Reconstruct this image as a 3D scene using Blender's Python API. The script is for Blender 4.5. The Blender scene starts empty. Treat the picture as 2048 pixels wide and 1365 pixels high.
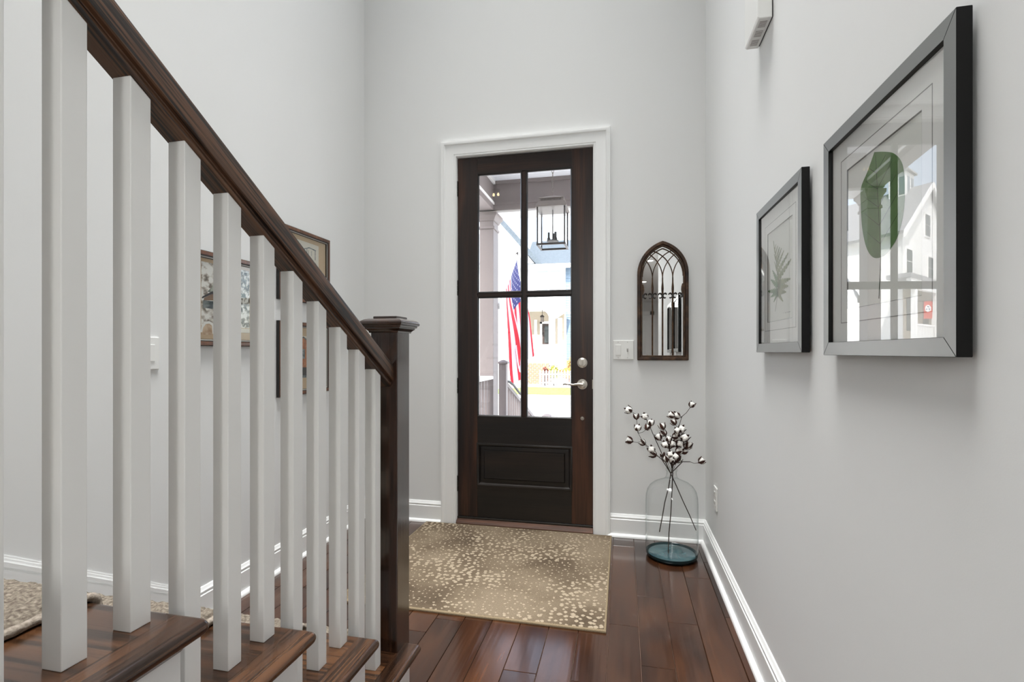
import bpy, bmesh, math, random
from mathutils import Vector, Matrix
PI = math.pi
S = bpy.context.scene
C = S.collection

# ------------------------------------------------------------------ camera
cam_d = bpy.data.cameras.new('camera'); cam = bpy.data.objects.new('camera', cam_d); C.objects.link(cam)
cam.location = (0, 0, 1.17); cam.rotation_euler = (PI/2, 0, math.radians(12.5))
cam_d.sensor_width = 36; cam_d.lens = 17.58; cam_d.sensor_fit = 'HORIZONTAL'
cam_d.shift_y = 21.5/2048; cam_d.clip_start = 0.02; cam_d.clip_end = 300
S.camera = cam

# ------------------------------------------------------------------ world, sun, area lights, exposure
W = bpy.data.worlds.new('sky'); S.world = W; W.use_nodes = True
wn = W.node_tree; wn.nodes.clear()
sky = wn.nodes.new('ShaderNodeTexSky'); sky.sky_type = 'NISHITA'; sky.sun_disc = False
sky.sun_elevation = math.radians(48); sky.sun_rotation = math.radians(200); sky.air_density = 1.0; sky.dust_density = 2.5; sky.ozone_density = 1.0
bg = wn.nodes.new('ShaderNodeBackground'); bg.inputs['Strength'].default_value = .58
wo = wn.nodes.new('ShaderNodeOutputWorld')
hsv = wn.nodes.new('ShaderNodeHueSaturation'); hsv.inputs['Saturation'].default_value = .55; wn.links.new(sky.outputs[0], hsv.inputs['Color']); wn.links.new(hsv.outputs[0], bg.inputs[0]); wn.links.new(bg.outputs[0], wo.inputs[0])
def light(name, typ, loc, rot, energy, col=(1, 1, 1), **kw):
    d = bpy.data.lights.new(name, typ); d.energy = energy; d.color = col
    for k, v in kw.items(): setattr(d, k, v)
    o = bpy.data.objects.new(name, d); C.objects.link(o); o.location = loc; o.rotation_euler = rot
    return o
R = math.radians
light('sun', 'SUN', (0, -10, 20), (R(46), 0, R(14)), 6.5, (1, .97, .92), angle=R(0.6))
light('foyer_ceiling_fill', 'AREA', (-.65, 1.3, 6.05), (0, 0, 0), 23, (.995, 1, .98), shape='RECTANGLE', size=1.6, size_y=3.4, spread=R(75))  # unseen fill lamp added to brighten the foyer walls
light('foyer_down_fill', 'AREA', (-.65, 1.5, 6.0), (0, 0, 0), 28, (.995, 1, .985), shape='RECTANGLE', size=1.6, size_y=2.8, spread=R(48))  # second added fill, narrower spread, lifts the floor and low walls
light('hall_ceiling_fill', 'AREA', (1.9, -4.2, 2.66), (0, 0, 0), 50, (1, .97, .93), shape='RECTANGLE', size=1.4, size_y=5.0)  # unseen area lamp added to brighten the hall behind the camera
light('hall_near_fill', 'AREA', (-.02, -2.2, 2.62), (R(35), 0, 0), 46, (.995, 1, .975), shape='RECTANGLE', size=.4, size_y=2.2)  # added fill behind the camera, aimed forward into the foyer
S.view_settings.view_transform = 'Standard'; S.view_settings.look = 'None'
S.view_settings.exposure = 0.70; S.view_settings.gamma = 1.0; S.view_settings.use_curve_mapping = False
S.cycles.max_bounces = 12; S.cycles.diffuse_bounces = 8; S.cycles.glossy_bounces = 5
S.cycles.transparent_max_bounces = 16; S.cycles.caustics_reflective = False; S.cycles.caustics_refractive = False
S.cycles.sample_clamp_indirect = 6.0

# ------------------------------------------------------------------ materials
def lin(r, g, b):
    f = lambda v: (v/255/12.92) if v/255 <= .04045 else ((v/255+.055)/1.055)**2.4
    return (f(r), f(g), f(b), 1)
def base(name):
    m = bpy.data.materials.new(name); m.use_nodes = True
    return m, m.node_tree, m.node_tree.nodes['Principled BSDF']
def flat(name, col, rough=.5, metal=0, spec=.5, ior=1.5, bump=0, bscale=200, coat=0):
    m, t, p = base(name)
    p.inputs['Base Color'].default_value = col; p.inputs['Roughness'].default_value = rough
    p.inputs['Metallic'].default_value = metal; p.inputs['IOR'].default_value = ior
    p.inputs['Specular IOR Level'].default_value = spec; p.inputs['Coat Weight'].default_value = coat
    if bump:
        tc = t.nodes.new('ShaderNodeTexCoord'); n = t.nodes.new('ShaderNodeTexNoise'); b = t.nodes.new('ShaderNodeBump')
        n.inputs['Scale'].default_value = bscale; n.inputs['Detail'].default_value = 4
        b.inputs['Strength'].default_value = bump; b.inputs['Distance'].default_value = .002
        t.links.new(tc.outputs['Object'], n.inputs['Vector']); t.links.new(n.outputs['Fac'], b.inputs['Height'])
        t.links.new(b.outputs[0], p.inputs['Normal'])
    return m
def noise_mat(name, cols, scale=20, rough=.8, bump=0, stretch=(1, 1, 1), detail=5, spec=.3):
    m, t, p = base(name)
    tc = t.nodes.new('ShaderNodeTexCoord'); mp = t.nodes.new('ShaderNodeMapping'); n = t.nodes.new('ShaderNodeTexNoise'); r = t.nodes.new('ShaderNodeValToRGB')
    mp.inputs['Scale'].default_value = stretch; n.inputs['Scale'].default_value = scale; n.inputs['Detail'].default_value = detail
    cr = r.color_ramp
    while len(cr.elements) < len(cols): cr.elements.new(.5)
    for i, (pos, c) in enumerate(cols): cr.elements[i].position = pos; cr.elements[i].color = c
    t.links.new(tc.outputs['Object'], mp.inputs[0]); t.links.new(mp.outputs[0], n.inputs['Vector']); t.links.new(n.outputs['Fac'], r.inputs[0])
    t.links.new(r.outputs[0], p.inputs['Base Color']); p.inputs['Roughness'].default_value = rough; p.inputs['Specular IOR Level'].default_value = spec
    if bump:
        b = t.nodes.new('ShaderNodeBump'); b.inputs['Strength'].default_value = bump; b.inputs['Distance'].default_value = .004
        t.links.new(n.outputs['Fac'], b.inputs['Height']); t.links.new(b.outputs[0], p.inputs['Normal'])
    return m
def wood(name, dark, mid, light_, axis, scale=14, rough=.3, coat=0.0, bump=.15, pore=.5, tilt=0.0, rnd=False, ripple=0, spec=.5, pscale=11):
    """stretched noise for broad figure plus fine dark pores, along one axis"""
    m, t, p = base(name); N = t.nodes.new; L = t.links.new
    tc = N('ShaderNodeTexCoord'); mp = N('ShaderNodeMapping'); src = tc.outputs['Object']
    if tilt:
        mr = N('ShaderNodeMapping'); mr.inputs['Rotation'].default_value = (tilt, 0, 0); L(src, mr.inputs[0]); src = mr.outputs[0]
    if rnd:
        oi = N('ShaderNodeObjectInfo'); mul = N('ShaderNodeVectorMath'); mul.operation = 'MULTIPLY_ADD'
        cmb = N('ShaderNodeCombineXYZ')
        for k in range(3): L(oi.outputs['Random'], cmb.inputs[k])
        L(cmb.outputs[0], mul.inputs[0]); mul.inputs[1].default_value = (37, 53, 19); L(src, mul.inputs[2]); src = mul.outputs[0]
    st = [1, 1, 1]; st['XYZ'.index(axis)] = .25 if rnd else .09
    mp.inputs['Scale'].default_value = st; L(src, mp.inputs[0])
    n = N('ShaderNodeTexNoise'); n.inputs['Scale'].default_value = scale; n.inputs['Detail'].default_value = 6; n.inputs['Distortion'].default_value = .8
    L(mp.outputs[0], n.inputs['Vector'])
    st2 = [1, 1, 1]; st2['XYZ'.index(axis)] = .03
    mp2 = N('ShaderNodeMapping'); mp2.inputs['Scale'].default_value = st2; L(src, mp2.inputs[0])
    n2 = N('ShaderNodeTexNoise'); n2.inputs['Scale'].default_value = scale*pscale; n2.inputs['Detail'].default_value = 3; L(mp2.outputs[0], n2.inputs['Vector'])
    r = N('ShaderNodeValToRGB'); cr = r.color_ramp; cr.elements.new(.5)
    for e, (q, c) in zip(cr.elements, [(.3, dark), (.5, mid), (.72, light_)]): e.position = q; e.color = c
    L(n.outputs['Fac'], r.inputs[0])
    mr2 = N('ShaderNodeMapRange'); mr2.inputs[1].default_value = .40; mr2.inputs[2].default_value = .54; mr2.inputs[3].default_value = 1-pore; mr2.inputs[4].default_value = 1.0
    L(n2.outputs['Fac'], mr2.inputs[0])
    mx = N('ShaderNodeMix'); mx.data_type = 'RGBA'; mx.blend_type = 'MULTIPLY'; mx.inputs[0].default_value = 1
    L(r.outputs[0], mx.inputs[6]); L(mr2.outputs[0], mx.inputs[7]); out = mx.outputs[2]
    if rnd:
        hs = N('ShaderNodeHueSaturation'); mr3 = N('ShaderNodeMapRange'); mr3.inputs[3].default_value = .75; mr3.inputs[4].default_value = 1.3
        L(oi.outputs['Random'], mr3.inputs[0]); L(mr3.outputs[0], hs.inputs['Value']); L(out, hs.inputs['Color']); out = hs.outputs[0]
    L(out, p.inputs['Base Color']); p.inputs['Roughness'].default_value = rough; p.inputs['Coat Weight'].default_value = coat
    p.inputs['Coat Roughness'].default_value = .12; p.inputs['Specular IOR Level'].default_value = spec
    b = N('ShaderNodeBump'); b.inputs['Strength'].default_value = bump; b.inputs['Distance'].default_value = .001
    L(n2.outputs['Fac'], b.inputs['Height']); nrm = b.outputs[0]
    if ripple:
        mp3 = N('ShaderNodeMapping'); mp3.inputs['Scale'].default_value = (1, .05, 1); L(src, mp3.inputs[0])
        n3 = N('ShaderNodeTexNoise'); n3.inputs['Scale'].default_value = 42; n3.inputs['Detail'].default_value = 1; L(mp3.outputs[0], n3.inputs['Vector'])
        b2 = N('ShaderNodeBump'); b2.inputs['Strength'].default_value = ripple; b2.inputs['Distance'].default_value = .004
        L(n3.outputs['Fac'], b2.inputs['Height']); L(nrm, b2.inputs['Normal']); nrm = b2.outputs[0]
    L(nrm, p.inputs['Normal'])
    return m
def thin_glass(name, tint=(1, 1, 1, 1), ior=1.5, edge=None, boost=1.0):
    m, t, p = base(name); t.nodes.remove(p); N = t.nodes.new; L = t.links.new
    o = [n for n in t.nodes if n.type == 'OUTPUT_MATERIAL'][0]
    tr = N('ShaderNodeBsdfTransparent'); tr.inputs[0].default_value = tint
    gl = N('ShaderNodeBsdfGlossy'); gl.inputs['Roughness'].default_value = 0.0
    f = N('ShaderNodeLayerWeight'); f.inputs[0].default_value = .5      # Facing = 1-|cos|, the same from both sides
    pw = N('ShaderNodeMath'); pw.operation = 'POWER'; pw.inputs[1].default_value = 5; L(f.outputs['Facing'], pw.inputs[0])
    f0 = ((ior-1)/(ior+1))**2
    mu = N('ShaderNodeMath'); mu.operation = 'MULTIPLY_ADD'; mu.inputs[1].default_value = (1-f0)*boost; mu.inputs[2].default_value = f0*boost; mu.use_clamp = True
    L(pw.outputs[0], mu.inputs[0])
    if edge:
        lw = N('ShaderNodeLayerWeight'); lw.inputs[0].default_value = .5
        mx = N('ShaderNodeMix'); mx.data_type = 'RGBA'; mx.inputs[6].default_value = tint; mx.inputs[7].default_value = edge
        pe = N('ShaderNodeMath'); pe.operation = 'POWER'; pe.inputs[1].default_value = 5; L(lw.outputs['Facing'], pe.inputs[0]); L(pe.outputs[0], mx.inputs[0]); L(mx.outputs[2], tr.inputs[0])
    mix = N('ShaderNodeMixShader'); L(mu.outputs[0], mix.inputs[0]); L(tr.outputs[0], mix.inputs[1]); L(gl.outputs[0], mix.inputs[2]); L(mix.outputs[0], o.inputs[0])
    return m
def emit(name, col, st):
    m, t, p = base(name); p.inputs['Emission Color'].default_value = col; p.inputs['Emission Strength'].default_value = st; p.inputs['Base Color'].default_value = col
    return m

M = {}
M['paint'] = flat('wall_paint', (.745, .75, .745, 1), .75, bump=.04, bscale=350)
M['ceil'] = flat('ceiling_paint', (.8, .8, .79, 1), .9)
M['trim'] = flat('white_trim_enamel', (.85, .855, .85, 1), .35)
M['baluster'] = flat('white_baluster_enamel', (.76, .76, .745, 1), .4)
rt = -math.atan(.618)
M['rail'] = wood('dark_oak_rail', (.030, .014, .007, 1), (.105, .049, .024, 1), (.20, .098, .046, 1), 'Y', 12, .42, .05, .6, .90, tilt=math.atan(.618), pscale=15)
M['newel'] = wood('dark_oak_newel', (.012, .005, .003, 1), (.035, .014, .008, 1), (.065, .027, .014, 1), 'Z', 14, .2, 1.0, .5, .75)
M['tread'] = wood('dark_oak_tread', (.018, .008, .0045, 1), (.062, .026, .0115, 1), (.13, .056, .023, 1), 'X', 9, .22, .25, .35, .7)
M['tread_y'] = wood('dark_oak_return', (.020, .009, .005, 1), (.064, .028, .013, 1), (.125, .055, .024, 1), 'Y', 14, .24, .2, .35, .7)
M['plank'] = wood('walnut_plank', (.020, .0066, .0030, 1), (.042, .0150, .0062, 1), (.072, .0275, .0110, 1), 'Y', 7, .19, .5, .06, .22, rnd=True, ripple=.25, spec=.4)
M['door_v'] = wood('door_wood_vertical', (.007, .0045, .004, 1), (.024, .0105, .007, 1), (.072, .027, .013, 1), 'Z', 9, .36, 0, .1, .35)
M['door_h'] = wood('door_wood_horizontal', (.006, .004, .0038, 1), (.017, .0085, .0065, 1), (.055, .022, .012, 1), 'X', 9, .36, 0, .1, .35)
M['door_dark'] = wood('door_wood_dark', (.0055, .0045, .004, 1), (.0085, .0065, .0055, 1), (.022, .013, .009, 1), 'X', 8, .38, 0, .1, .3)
M['sill'] = wood('sill_wood', (.03, .012, .007, 1), (.075, .03, .015, 1), (.14, .06, .03, 1), 'X', 12, .4, 0, .1, .4)
M['seam'] = flat('plank_seam_glint', (.24, .165, .13, 1), .35)  # pale gap colour stands in for highlights caught on the plank bevels
M['dark_gasket'] = flat('black_gasket', (.01, .01, .01, 1), .6)
M['glass'] = thin_glass('door_glass', (.985, .99, .99, 1), 1.5)
M['pic_glass'] = thin_glass('picture_glass', (.98, .985, .98, 1), 1.5)
M['sheet_glass'] = thin_glass('acrylic_sheet', (.985, .99, .985, 1), 1.5, boost=1.85)
M['vase_glass'] = thin_glass('clear_vase_glass', (.992, .996, .994, 1), 1.45, edge=(.52, .60, .60, 1), boost=1.0)
M['nickel'] = flat('satin_nickel', (.62, .58, .52, 1), .28, 1)
M['hinge'] = flat('dark_bronze_hinge', (.05, .045, .04, 1), .35, .8)
M['silver'] = flat('silver_pin', (.7, .7, .7, 1), .3, 1)
M['black_frame'] = flat('satin_black_frame', (.006, .006, .006, 1), .3, 0, .2, 1.5)
M['frame_face'] = flat('grey_frame_face', (.27, .275, .268, 1), .36, .8, .6, 1.6)  # paler, more metallic grey for front faces only; the sides stay black
M['mat'] = flat('white_mat_board', (.93, .93, .915, 1), .85)
M['paper'] = flat('off_white_paper', (.86, .87, .83, 1), .85)
M['bevel_grey'] = flat('mat_bevel_core', (.30, .30, .29, 1), .8)
M['plastic'] = flat('white_plastic', (.78, .78, .76, 1), .35)
M['plastic_grey'] = flat('grey_plastic', (.45, .45, .44, 1), .5)
M['slot'] = flat('slot_shadow_grey', (.22, .20, .19, 1), .7)
M['mirror'] = flat('mirror_silver', (.86, .87, .87, 1), .01, 1)
M['arch_wood'] = noise_mat('distressed_brown_arch', [(.3, (.012, .007, .005, 1)), (.55, (.045, .022, .012, 1)), (.75, (.11, .055, .028, 1))], 22, .45, .3)
M['arch_bar'] = noise_mat('distressed_brown_bar', [(.3, (.03, .016, .01, 1)), (.55, (.07, .038, .02, 1)), (.75, (.13, .07, .04, 1))], 30, .5, .3)
M['iron'] = flat('black_iron', (.02, .017, .015, 1), .5)
M['brown_frame'] = wood('brown_picture_moulding', (.05, .018, .008, 1), (.12, .042, .016, 1), (.2, .075, .03, 1), 'Z', 14, .3, .2, .1, .3)
M['black_line'] = flat('black_moulding_line', (.012, .01, .009, 1), .35)
M['bead'] = flat('silver_bead_line', (.55, .52, .46, 1), .4)
M['beige_mat'] = flat('beige_mat_board', (.56, .41, .26, 1), .85)

# ------------------------------------------------------------------ mesh helpers
ORG = {}
def V(*a): return Vector(a)
def box(bm, x0, x1, y0, y1, z0, z1):
    x0, x1 = sorted((x0, x1)); y0, y1 = sorted((y0, y1)); z0, z1 = sorted((z0, z1))
    v = [bm.verts.new((x, y, z)) for x in (x0, x1) for y in (y0, y1) for z in (z0, z1)]
    for f in ((0, 1, 3, 2), (4, 6, 7, 5), (0, 4, 5, 1), (2, 3, 7, 6), (0, 2, 6, 4), (1, 5, 7, 3)):
        bm.faces.new([v[i] for i in f])
    return bm
def prism(bm, pts, a0, a1, fn):
    """closed 2-D profile pts (u,v) extruded between a0 and a1; fn(u,v,a)->xyz"""
    A = [bm.verts.new(fn(u, v, a0)) for u, v in pts]; B = [bm.verts.new(fn(u, v, a1)) for u, v in pts]
    n = len(pts)
    for i in range(n): bm.faces.new((A[i], A[(i+1) % n], B[(i+1) % n], B[i]))
    bm.faces.new(A); bm.faces.new(B[::-1])
    return bm
def loft(bm, rings, cap=True, closed=True):
    R_ = [[bm.verts.new(p) for p in r] for r in rings]
    for a, b in zip(R_, R_[1:]):
        n = len(a)
        for i in range(n if closed else n-1): bm.faces.new((a[i], a[(i+1) % n], b[(i+1) % n], b[i]))
    if cap:
        bm.faces.new(R_[0][::-1]); bm.faces.new(R_[-1])
    return bm
def lathe(bm, prof, cx, cy, seg=32, cz=0.0, capb=False, capt=False):
    rings = []
    for r, z in prof:
        r = max(r, 1e-4)
        rings.append([(cx+r*math.cos(2*PI*i/seg), cy+r*math.sin(2*PI*i/seg), cz+z) for i in range(seg)])
    R_ = [[bm.verts.new(p) for p in r] for r in rings]
    for a, b in zip(R_, R_[1:]):
        for i in range(seg): bm.faces.new((a[i], a[(i+1) % seg], b[(i+1) % seg], b[i]))
    if capb: bm.faces.new(R_[0][::-1])
    if capt: bm.faces.new(R_[-1])
    return bm
def tube(bm, pts, r, seg=8, cap=True):
    pts = [Vector(p) for p in pts]; n = len(pts)
    rs = r if isinstance(r, (list, tuple)) else [r]*n
    rings = []; prev = None
    for i, p in enumerate(pts):
        d = (pts[min(i+1, n-1)]-pts[max(i-1, 0)]).normalized()
        if prev is None:
            a = d.orthogonal().normalized()
        else:
            a = (prev-d*prev.dot(d))
            a = a.normalized() if a.length > 1e-6 else d.orthogonal().normalized()
        prev = a; b = d.cross(a)
        rings.append([p+(a*math.cos(2*PI*k/seg)+b*math.sin(2*PI*k/seg))*rs[i] for k in range(seg)])
    return loft(bm, rings, cap)
def disc(bm, c, axis, r, h, seg=24, r2=None):
    c = Vector(c); ax = Vector(axis).normalized(); a = ax.orthogonal().normalized(); b = ax.cross(a); r2 = r if r2 is None else r2
    f = lambda q, rr: [q+(a*math.cos(2*PI*k/seg)+b*math.sin(2*PI*k/seg))*rr for k in range(seg)]
    return loft(bm, [f(c, r), f(c+ax*h, r2)])
def ball(bm, c, r, sub=2, sc=(1, 1, 1)):
    m = Matrix.Translation(Vector(c)) @ Matrix.Diagonal((r*sc[0], r*sc[1], r*sc[2], 1))
    bmesh.ops.create_icosphere(bm, subdivisions=sub, radius=1, matrix=m)
    return bm
def nb(): return bmesh.new()
def finish(me, smooth):
    if smooth:
        me.polygons.foreach_set('use_smooth', [True]*len(me.polygons)); me.set_sharp_from_angle(angle=R(smooth))
def obj(name, bm, mat, parent=None, smooth=0, bevel=0, bseg=2, local=False):
    bmesh.ops.recalc_face_normals(bm, faces=bm.faces)
    me = bpy.data.meshes.new(name)
    o = bpy.data.objects.new(name, me); C.objects.link(o)
    org = ORG.get(parent.name, Vector()) if parent else Vector()
    if parent:
        o.parent = parent
    ORG[o.name] = org
    if org.length and not local: bmesh.ops.translate(bm, verts=bm.verts, vec=-org)
    bm.to_mesh(me); bm.free()
    for mm in (mat if isinstance(mat, (list, tuple)) else [mat]): me.materials.append(mm)
    finish(me, smooth)
    if bevel:
        b = o.modifiers.new('bevel', 'BEVEL'); b.width = bevel; b.segments = bseg; b.limit_method = 'ANGLE'; b.angle_limit = R(40)
    return o
def tag(o, label, cat, group=None, kind=None):
    o['label'] = label; o['category'] = cat
    if group: o['group'] = group
    if kind: o['kind'] = kind
    return o
def thing(name, label, cat, loc=(0, 0, 0), group=None, rotz=0, zero=False):
    o = bpy.data.objects.new(name, None); C.objects.link(o); o.location = loc; o.rotation_euler = (0, 0, rotz); o.empty_display_size = .05
    ORG[o.name] = Vector((0, 0, 0)) if zero else Vector(loc)
    return tag(o, label, cat, group)
def struct(name, bm, mat, **k):
    o = obj(name, bm, mat, **k); o['kind'] = 'structure'
    return o
def bx(*a): return box(nb(), *a)

# ------------------------------------------------------------------ room shell
XL, XR, YF, YB, ZC = -1.80, .495, 3.25, -.85, 6.2
DX0, DX1, DZ = -1.118, -.173, 2.507         # door opening
WX0, WX1, WZ0, WZ1 = -1.30, 0.0, 3.90, 5.0  # window high above the door
bm = nb()
for a in ((XL-.1, DX0, 0, WZ0), (DX1, XR+.1, 0, WZ0), (DX0, DX1, DZ, WZ0), (XL-.1, WX0, WZ0, WZ1), (WX1, XR+.1, WZ0, WZ1), (XL-.1, XR+.1, WZ1, ZC)):
    box(bm, a[0], a[1], YF, YF+.16, a[2], a[3])
struct('wall_front', bm, M['paint'])
struct('wall_left', bx(XL-.1, XL, -2.3, YF, 0, ZC), M['paint'])
struct('wall_right', bx(XR, XR+.1, YB, YF, 0, ZC), M['paint'])
struct('wall_back', bx(XL-.1, -.66, -2.3, -2.2, 0, ZC), M['paint'])
struct('wall_stair', bx(-.68, -.60, -9.6, YB, 0, 2.7), M['paint'])
struct('wall_loft', bx(-.68, -.60, -2.3, YB, 2.7, ZC), M['paint'])
struct('wall_header', bx(-.60, XR+.1, YB-.1, YB, 2.7, ZC), M['paint'])
struct('wall_hall_front', bx(XR, 3.1, YB-.1, YB, 0, 2.7), M['paint'])
struct('wall_hall_right', bx(3.0, 3.1, -9.6, YB-.1, 0, 2.7), M['paint'])
struct('wall_hall_end', bx(-.68, 3.1, -9.7, -9.5, 0, 2.7), M['paint'])
struct('ceiling', bx(XL-.1, XR+.1, -2.3, YF+.16, ZC, ZC+.1), M['ceil'])
struct('ceiling_hall', bx(-.68, 3.1, -9.7, YB-.1, 2.7, 2.8), M['ceil'])
# upper window
bm = nb()
for a in ((WX0, WX0+.05, WZ0, WZ1), (WX1-.05, WX1, WZ0, WZ1), (WX0+.05, WX1-.05, WZ0, WZ0+.05), (WX0+.05, WX1-.05, WZ1-.05, WZ1), (-.67, -.63, WZ0+.05, WZ1-.05)):
    box(bm, a[0], a[1], YF+.03, YF+.09, a[2], a[3])
w = struct('window_1', bm, M['trim'])
obj('pane', bx(WX0+.05, -.67, YF+.058, YF+.062, WZ0+.05, WZ1-.05), M['glass'], w)
obj('pane', bx(-.63, WX1-.05, YF+.058, YF+.062, WZ0+.05, WZ1-.05), M['glass'], w)

# floor: slab with individually laid planks
rng = random.Random(7)
fl = struct('floor', bx(XL-.1, 3.1, -9.7, YF+.16, -.06, -.014), M['seam'])
PW = .124; X0 = -.058
special = {(-.430, -.306): [1.79], (-.802, -.678): [2.07], (-.058, .066): [2.19, 3.08], (.190, .314): [2.26], (.314, .438): [2.73, 1.55]}
def plank(xa, xb, ya, yb):
    bm = nb(); box(bm, 0, xb-xa-.0022, 0, yb-ya-.0018, -.0135, 0)
    o = obj('plank', bm, M['plank'], fl, bevel=.0013, bseg=1, local=True); o.location = (xa+.0011, ya+.0009, 0)
k = -15
while X0+k*PW < XR:
    xa = max(X0+k*PW, XL); xb = min(X0+(k+1)*PW, XR)
    k += 1
    if xb-xa < .01: continue
    js = None
    for (a, b), l in special.items():
        if abs(a-xa) < .01: js = list(l)
    y = YF; cuts = []
    yy = js[0] if js else YF-rng.uniform(.15, 1.1)
    cuts = sorted(js, reverse=True) if js else [yy]
    while cuts[-1] > -.2: cuts.append(cuts[-1]-rng.uniform(.5, 1.25))
    prev = YF+.02 if not (DX0 < (xa+xb)/2 < DX1) else YF+.005
    for cc in cuts:
        plank(xa, xb, max(cc, -.85), prev); prev = cc
        if cc <= -.85: break
    if prev > -.85: plank(xa, xb, -.85, prev)
bm = nb()
x = -.6
while x < 3.0:
    y = -.85
    while y > -9.5:
        l = rng.uniform(.8, 1.6); box(bm, x+.001, min(x+PW, 3.0)-.001, max(y-l, -9.5)+.001, y-.001, -.0135, 0); y -= l
    x += PW
o = obj('hall_planks', bm, M['plank'], fl); o['kind'] = 'stuff'

# baseboards
BP = [(0, .0), (.016, 0), (.016, .108), (.0105, .114), (.0135, .118), (.0135, .124), (.009, .129), (.007, .136), (.004, .141), (0, .141)]
SH = [(.015, 0), (.034, 0), (.0335, .006), (.030, .013), (.024, .018), (.015, .020)]
def baseboard(name, fn, a0, a1):
    bm = nb(); prism(bm, BP, a0, a1, fn); prism(bm, SH, a0, a1, fn)
    return struct(name, bm, M['trim'], smooth=30)
baseboard('baseboard_right', lambda u, v, a: (XR-u, a, v), YB, YF)
baseboard('baseboard_left', lambda u, v, a: (XL+u, a, v), 1.807, YF)
baseboard('baseboard_front_left', lambda u, v, a: (a, YF-u, v), XL, -1.213)
baseboard('baseboard_front_right', lambda u, v, a: (a, YF-u, v), -.094, XR)
# sloped skirt board on the left wall, above the stairs
def zs(y): return .279-.621*(y-1.584)
bm = nb()
for (u0, u1, d0, d1) in ((0, .018, -.30, -.036), (0, .008, -.036, -.029), (0, .0145, -.029, -.017), (0, .008, -.017, -.007), (0, .004, -.007, 0)):
    prism(bm, [(1.807, zs(1.807)+d0*1.17), (1.807, zs(1.807)+d1*1.17), (-2.2, zs(-2.2)+d1*1.17), (-2.2, zs(-2.2)+d0*1.17)], XL+u0, XL+u1, lambda u, v, a: (a, u, max(v, .0)))
struct('trim_1', bm, M['trim'])

# door casing: mitred U swept from one profile
def u_frame(bm, x0, x1, z1, prof, y):
    rings = []
    pts = [[(x0-o_, y-h, 0), (x0-o_, y-h, z1+o_), (x1+o_, y-h, z1+o_), (x1+o_, y-h, 0)] for o_, h in prof]
    n = len(prof); Vs = [[bm.verts.new(p) for p in r] for r in pts]
    for i in range(n):
        a, b = Vs[i], Vs[(i+1) % n]
        for j in range(3): bm.faces.new((a[j], a[j+1], b[j+1], b[j]))
    bm.faces.new([r[0] for r in Vs]); bm.faces.new([r[3] for r in Vs][::-1])
CP = [(-.012, 0), (-.012, .012), (-.008, .0165), (-.002, .017), (.000, .014), (.003, .014), (.005, .018), (.064, .019), (.066, .022), (.071, .027), (.078, .029), (.086, .029), (.088, .026), (.094, .026), (.095, .022), (.095, 0)]
bm = nb(); u_frame(bm, DX0, DX1, DZ, CP, YF)
struct('trim_2', bm, M['trim'], smooth=25)
bm = nb()
box(bm, DX0, DX0+.014, YF-.004, YF+.16, 0, DZ); box(bm, DX1-.014, DX1, YF-.004, YF+.16, 0, DZ); box(bm, DX0+.014, DX1-.014, YF-.004, YF+.16, DZ-.014, DZ)
struct('trim_3', bm, M['trim'], bevel=.001)

# ------------------------------------------------------------------ front door
dx0, dx1, dz0, dz1 = -1.102, -.189, .049, 2.490
gx0, gx1, gz0, gz1 = -.964, -.325, .7325, 2.3755
ya, yb = 3.262, 3.307
door = thing('door_1', 'tall dark walnut front door with four glass panes above one panel', 'door', ((dx0+dx1)/2, 3.28, 0)); door['kind'] = 'structure'
for s in ((dx0, gx0), (gx1, dx1)): obj('stile', bx(s[0], s[1], ya, yb, dz0, dz1), M['door_v'], door, bevel=.0012)
obj('top_rail', bx(gx0, gx1, ya+.0005, yb, gz1, dz1), M['door_h'], door, bevel=.0012)
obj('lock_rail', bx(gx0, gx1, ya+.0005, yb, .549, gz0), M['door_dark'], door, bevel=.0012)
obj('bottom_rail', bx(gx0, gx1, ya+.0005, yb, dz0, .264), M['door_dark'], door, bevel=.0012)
def rect_ring(bm, u0, v0, u1, v1, prof, fn):
    Vs = [[bm.verts.new(fn(u, v, h)) for u, v in ((u0-o_, v0-o_), (u1+o_, v0-o_), (u1+o_, v1+o_), (u0-o_, v1+o_))] for o_, h in prof]
    n = len(prof)
    for i in range(n):
        a, b = Vs[i], Vs[(i+1) % n]
        for j in range(4): bm.faces.new((a[j], a[(j+1) % 4], b[(j+1) % 4], b[j]))
    return bm
# raised panel with moulding
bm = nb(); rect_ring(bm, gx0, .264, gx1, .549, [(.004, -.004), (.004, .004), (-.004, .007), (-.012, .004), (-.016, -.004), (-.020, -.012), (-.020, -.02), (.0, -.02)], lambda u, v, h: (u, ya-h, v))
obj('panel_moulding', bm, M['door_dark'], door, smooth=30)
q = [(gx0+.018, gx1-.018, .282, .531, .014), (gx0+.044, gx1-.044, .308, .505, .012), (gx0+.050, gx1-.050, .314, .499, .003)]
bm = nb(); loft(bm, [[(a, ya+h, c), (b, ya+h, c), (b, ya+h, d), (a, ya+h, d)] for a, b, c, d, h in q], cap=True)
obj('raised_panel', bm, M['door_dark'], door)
mx = -.6425; mz = 1.5555
obj('muntin', bx(mx-.0155, mx+.0155, ya+.004, yb-.004, gz0, gz1), M['door_v'], door, bevel=.003)
obj('muntin', bx(gx0, gx1, ya+.0045, yb-.0045, mz-.0135, mz+.0135), M['door_h'], door, bevel=.003)
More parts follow.
